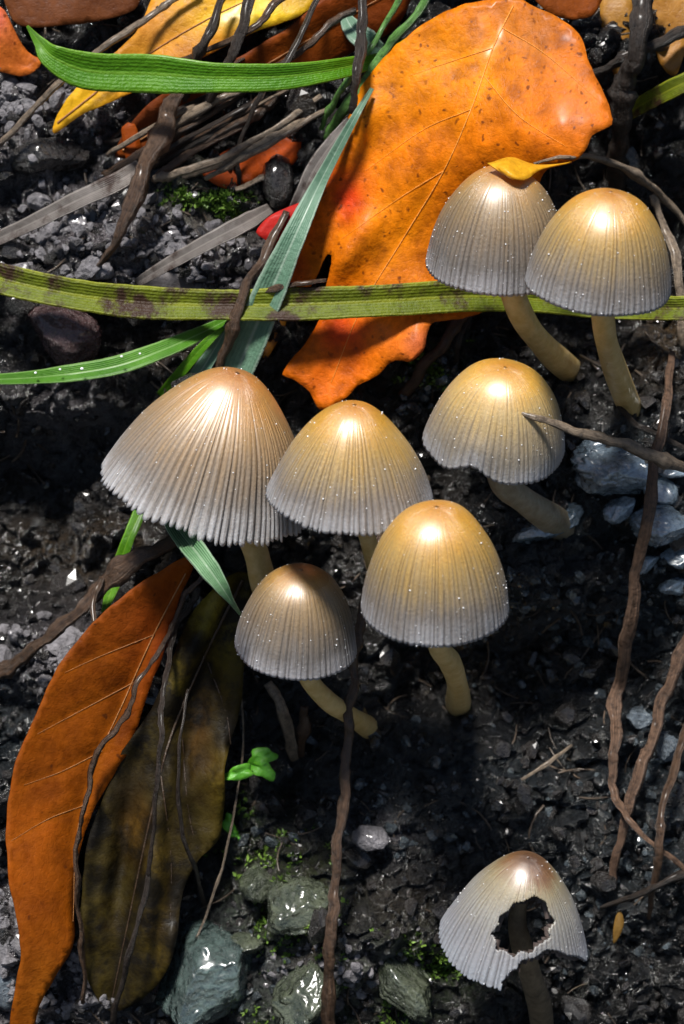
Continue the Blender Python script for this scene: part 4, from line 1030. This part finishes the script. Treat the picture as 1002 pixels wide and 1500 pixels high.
def mushroom(label, rim, Rpx, Hpx, h, stem, prof, mat, roll=0., lean=0., nlines=70, depth=.022, fray=.03, wave=.02, stemmat=None, seed=0, srad=10, hole=None, notch=None, dew=220, umbo=0):
    r = np.random.RandomState(seed + 900)
    c, t = unproj(rim[0], rim[1], h)
    k = t / FPX
    R = Rpx * k; H = Hpx * k
    # cap axes: Z along stalk axis (vertical, rolled in the picture plane, leaning toward the camera)
    Zx = np.array([math.sin(R_(roll)), -math.sin(R_(lean)), math.cos(R_(roll)) * math.cos(R_(lean))]); Zx /= np.linalg.norm(Zx)
    Yx = np.array([0, 1., 0]); Yx = Yx - Zx * (Yx @ Zx); Yx /= np.linalg.norm(Yx)
    Xx = np.cross(Yx, Zx)
    bp, bt = gpt(stem[-1][0], stem[-1][1], -.3, full)
    root = empty('mushroom', bp, label, 'mushroom', 'mushrooms growing on the bank')
    rows = 100 if hole is not None else 44
    pr = catmull(prof, 200)
    sl = np.concatenate([[0], np.cumsum(np.hypot(np.diff(pr[:, 0]) * R, np.diff(pr[:, 1]) * H))]); sl /= sl[-1]
    ts = np.linspace(0.0, 1, rows); ts[0] = .004
    pr_r = np.interp(ts, sl, pr[:, 0]); pr_z = np.interp(ts, sl, pr[:, 1])
    fr = np.array([0., .16, .38, .62, .84]); gv = np.array([1., .35, .0, .0, .35])
    la = np.cumsum(r.uniform(.55, 1.45, nlines)); la = la / la[-1] * 2 * math.pi
    lw = np.diff(np.concatenate([[0], la]))
    ph = []; g0 = []; li = []
    for i in range(nlines):
        for f, g in zip(fr, gv):
            ph.append(la[i] - lw[i] + lw[i] * f); g0.append(g); li.append(i)
    ph = np.array(ph); g0 = np.array(g0); li = np.array(li)
    start = r.uniform(.12, .5, nlines); ldep = r.uniform(.35, 1., nlines)
    dep = ldep[li]; stt = start[li]
    nxt = (li + 1) % nlines
    tooth = r.uniform(.3, 1., nlines)[li] * (1 - g0) ** .7
    rag = perlin(np.cos(ph) * 2.2 + seed, np.sin(ph) * 2.2, 77) + .5 * perlin(np.cos(ph) * 6 + seed, np.sin(ph) * 6, 78)
    wv_ = perlin(np.cos(ph) * 1.1 + seed * 2, np.sin(ph) * 1.1, 79)
    V = []; at_t = []; at_g = []; at_a = []
    N = len(ph)
    for q, tq in enumerate(ts):
        gg = g0 * dep * sstep(stt - .1, stt + .25, np.full(N, tq)) 
        rad = pr_r[q] * R * (1 + wave * 1.6 * wv_ * tq ** 2 + .012 * perlin(ph * 0 + tq * 3 + seed, np.cos(ph) * 1.5, 74)) - depth * gg * (.25 + tq) * R
        z = pr_z[q] * H
        e = sstep(.86, 1., tq)
        z = z - e * (fray * R * tooth + fray * R * .8 * rag) + e * wave * R * wv_ * 1.5
        rad = rad + e * fray * R * .35 * tooth
        if umbo: z = z + umbo * H * math.exp(-(tq / .12) ** 2)
        if notch:
            dphi = (ph - notch[0] + math.pi) % (2 * math.pi) - math.pi
            z = z + sstep(.55, 1., tq) * notch[2] * R * np.exp(-(dphi / notch[1]) ** 2)
        V.append(np.stack([np.cos(ph) * rad, np.sin(ph) * rad, np.broadcast_to(z, rad.shape)], -1))
        at_t.append(np.full(N, tq)); at_g.append(gg); at_a.append(ph * 9)
    V = np.concatenate(V); 
    # triangle symmetric noise
    bulge = perlin(V[:, 0] * 1.3 / R + seed, V[:, 1] * 1.3 / R + V[:, 2] / R, 73)
    V = V * (1 + .02 * bulge)[:, None]
    W = c + V[:, :1] * Xx + V[:, 1:2] * Yx + V[:, 2:] * Zx
    idx = np.arange(rows * N).reshape(rows, N)
    F = np.stack([idx[:-1], idx[1:], np.roll(idx, -1, 1)[1:], np.roll(idx, -1, 1)[:-1]], -1).reshape(-1, 4)
    F = F[:, ::-1] if False else F
    keep = np.ones(len(F), bool)
    if hole is not None:
        hx, hy = proj(W)
        front = V[:, 1] < .15 * R
        ins = in_any(hx, hy, hole) & front
        keep = ~ins[F].any(1)
    Fl = [tuple(f) for f in F[keep].tolist()] + [tuple(idx[0][::-1].tolist())]
    # make normals point outward
    f0 = Fl[len(Fl) // 2]; nn = np.cross(W[f0[1]] - W[f0[0]], W[f0[2]] - W[f0[0]])
    if nn @ (W[f0[0]] - (c + Zx * H * .3)) < 0: Fl = [f[::-1] for f in Fl]
    cap = mesh_obj('cap', W, Fl, mat, bp, root, attrs={'tt': ('FLOAT', np.concatenate(at_t)), 'groove': ('FLOAT', np.concatenate(at_g)), 'ang': ('FLOAT', np.concatenate(at_a))})
    sm = cap.modifiers.new('thickness', 'SOLIDIFY'); sm.thickness = .035 * S; sm.offset = -1
    # gills: thin radial plates under the cap
    ng = 64; GV = []; nr = 60 if hole is not None else 12; rs = np.linspace(.12, .97, nr)
    for q, tq in enumerate(rs):
        i = int(round(tq * (rows - 1)))
        for j in range(ng * 2):
            a = 2 * math.pi * j / (ng * 2)
            inset = .05 + (.10 if j % 2 else .012)
            rad = max(pr_r[i] * R - inset, .02) * (1 if not notch else 1); z = pr_z[i] * H - (.06 if j % 2 == 0 else .16) * (1 - tq * .6)
            if notch:
                dphi = (a - notch[0] + math.pi) % (2 * math.pi) - math.pi
                z += sstep(.55, 1., tq) * notch[2] * R * math.exp(-(dphi / notch[1]) ** 2)
            GV.append(c + Xx * math.cos(a) * rad + Yx * math.sin(a) * rad + Zx * z)
    GV = np.array(GV); n2 = ng * 2
    GF = [(q * n2 + j, q * n2 + (j + 1) % n2, (q + 1) * n2 + (j + 1) % n2, (q + 1) * n2 + j) for q in range(nr - 1) for j in range(n2)]
    if hole is not None:
        gx, gy = proj(GV); ins = in_any(gx, gy, hole) & (((GV - c) @ Yx) < 0)
        GF = [f for f in GF if not all(ins[v] for v in f)]
    mesh_obj('gills', GV, GF, M_gill, bp, root)
    # stem
    pts = [np.array([*(c + Zx * H * .72), srad * k * .75]), np.array([*(c + Zx * H * .25), srad * k * .8])]
    for q in stem[:-1]:
        p, tt = unproj(q[0], q[1], q[2]); pts.append(np.array([*p, srad * tt / FPX * (q[3] if len(q) > 3 else 1)]))
    pts.append(np.array([*bp, srad * bt / FPX * 1.15]))
    L = catmull(pts, 50); T = tangents(L[:, :3]); K = 16; SV = []
    for i in range(50):
        a = np.cross(T[i], RGT * .2 + np.array([0, 1., .1])); a /= np.linalg.norm(a); b = np.cross(a, T[i])
        for j in range(K):
            an = 2 * math.pi * j / K
            m = L[i, 3] * (1 + .04 * math.sin(5 * an + seed) + .05 * math.sin(i * .35 + seed))
            SV.append(L[i, :3] + (a * math.cos(an) + b * math.sin(an)) * m)
    SF = [(i * K + j, i * K + (j + 1) % K, (i + 1) * K + (j + 1) % K, (i + 1) * K + j) for i in range(49) for j in range(K)]
    mesh_obj('stem', SV, SF, stemmat or M_stem, bp, root)
    # dew and mealy granules on the cap
    q = r.choice(len(W), dew, p=None, replace=False)
    q = q[(np.concatenate(at_t)[q] > r.rand(dew) * .9)]
    if hole is not None: q = q[~ins_pts(W[q], hole)]
    rad = .0035 + .009 * r.rand(len(q)) ** 3
    cen = W[q]
    nrm = cen - (c + Zx * H * .2); nrm /= np.linalg.norm(nrm, axis=1)[:, None]
    DV = (ICV[None] * rad[:, None, None] + (cen + nrm * rad[:, None] * .4)[:, None]).reshape(-1, 3)
    DF = (ICF[None] + (np.arange(len(q)) * 12)[:, None, None]).reshape(-1, 3)
    d = mesh_obj('dew_granules', DV, DF, M_dew, bp, cap)
    d['kind'] = 'stuff'
    return root

def ins_pts(W, hole):
    x, y = proj(W)
    return in_any(x, y, hole)

C_gold = mat_cap('cap_gold', GOLD, .75); C_taupe = mat_cap('cap_taupe', TAUPE, .75); C_wide = mat_cap('cap_wide', WIDE, .85); C_cream = mat_cap('cap_cream', CREAM, .55); C_old = mat_cap('cap_old', OLD, .7, .4)

mushroom('widest grey brown mushroom with flared frayed cap edge', (303, 712), 156, 186, 2.1, [(368, 790, 1.6), (385, 850, 1.1), (400, 900, 0)], BELL, C_wide, roll=15, lean=-3, nlines=92, depth=.03, fray=.06, wave=.03, seed=1, srad=19, dew=420)
mushroom('bell shaped tan mushroom pressed between the widest one and the rounded ones', (511, 722), 122, 146, 3.5, [(542, 800, 2.6), (560, 870, 1.2), (575, 920, 0)], BELL, C_gold, roll=3, nlines=84, depth=.024, fray=.03, seed=2, srad=13, dew=330)
mushroom('smallest dark taupe mushroom with its curved stem above the seedling', (433, 946), 90, 132, 2.3, [(448, 985, 2.0), (478, 1025, 1.4), (512, 1048, .7), (540, 1066, 0)], DOME, C_taupe, roll=4, nlines=64, depth=.02, fray=.012, seed=3, srad=14, dew=260)
mushroom('tall dome shaped golden mushroom in front with lit crown', (636, 888), 109, 168, 4.2, [(641, 940, 3.6), (660, 972, 2.6), (670, 1002, 1.4), (672, 1035, 0)], DOME, C_gold, roll=0, nlines=78, depth=.018, fray=.012, seed=4, srad=16, dew=320)
mushroom('cream mushroom with notched wavy cap edge under the pointed twig', (725, 650), 104, 134, 2.3, [(735, 700, 1.9), (770, 735, 1.2), (830, 775, 0)], DOME, C_cream, roll=4, lean=6, nlines=64, depth=.014, fray=.02, wave=.05, seed=5, srad=20, stemmat=M_stem_d, notch=(-1.95, .28, .22), dew=300)
mushroom('grey tan mushroom with a yellow leaf edge on its crown', (727, 390), 104, 152, 2.4, [(760, 455, 1.9), (795, 505, 1.0), (838, 545, 0)], DOME, C_taupe, roll=2, nlines=70, depth=.02, fray=.012, seed=6, srad=18, dew=420)
mushroom('golden smooth mushroom beside the one wearing the leaf edge', (876, 418), 107, 147, 3.9, [(884, 475, 3.2), (897, 530, 1.8), (925, 605, 0)], DOME, C_gold, roll=4, nlines=74, depth=.014, fray=.006, seed=7, srad=17, dew=260)
HOLE = [[(744, 1336), (752, 1324), (768, 1321), (783, 1313), (800, 1322), (805, 1338), (813, 1350), (804, 1362), (806, 1374), (788, 1384), (778, 1396), (762, 1393), (752, 1402), (738, 1391), (727, 1392), (728, 1378), (719, 1368), (730, 1356), (731, 1344)],
        [(736, 1440), (748, 1424), (758, 1420), (764, 1408), (784, 1404), (800, 1392), (818, 1394), (832, 1401), (848, 1402), (864, 1412), (872, 1470), (736, 1470)]]
mushroom('pale broken mushroom with a hole torn in its cap', (752, 1380), 109, 156, 2.0, [(775, 1420, 1.5), (790, 1470, .6), (795, 1520, 0)], BELL, C_old, roll=6, nlines=80, depth=.022, fray=.03, seed=8, srad=17, stemmat=M_stem_shade, hole=HOLE, dew=260)

# dew beads on the blade margin
def beads(label, pts, group):
    for i, (x, y, h, rp) in enumerate(pts):
        p, t = gpt(x, y, h)
        import bmesh
        bm = bmesh.new(); bmesh.ops.create_icosphere(bm, subdivisions=2, radius=1)
        V = np.array([v.co[:] for v in bm.verts]); V[:, 2] *= .8; F = [tuple(v.index for v in f.verts) for f in bm.faces]; bm.free()
        o = mesh_obj('dew_drop', p + V * rp * t / FPX, F, M_dew, p)
        tag(o, label, 'dew drop', group)
beads('tiny dew drop sitting on the bright green narrow blade', [(52, 546, 1.25, 2.2), (88, 541, 1.25, 2.0), (120, 540, 1.3, 2.6), (178, 522, 1.25, 2.2), (205, 518, 1.25, 1.8)], 'dew drops on the blade')
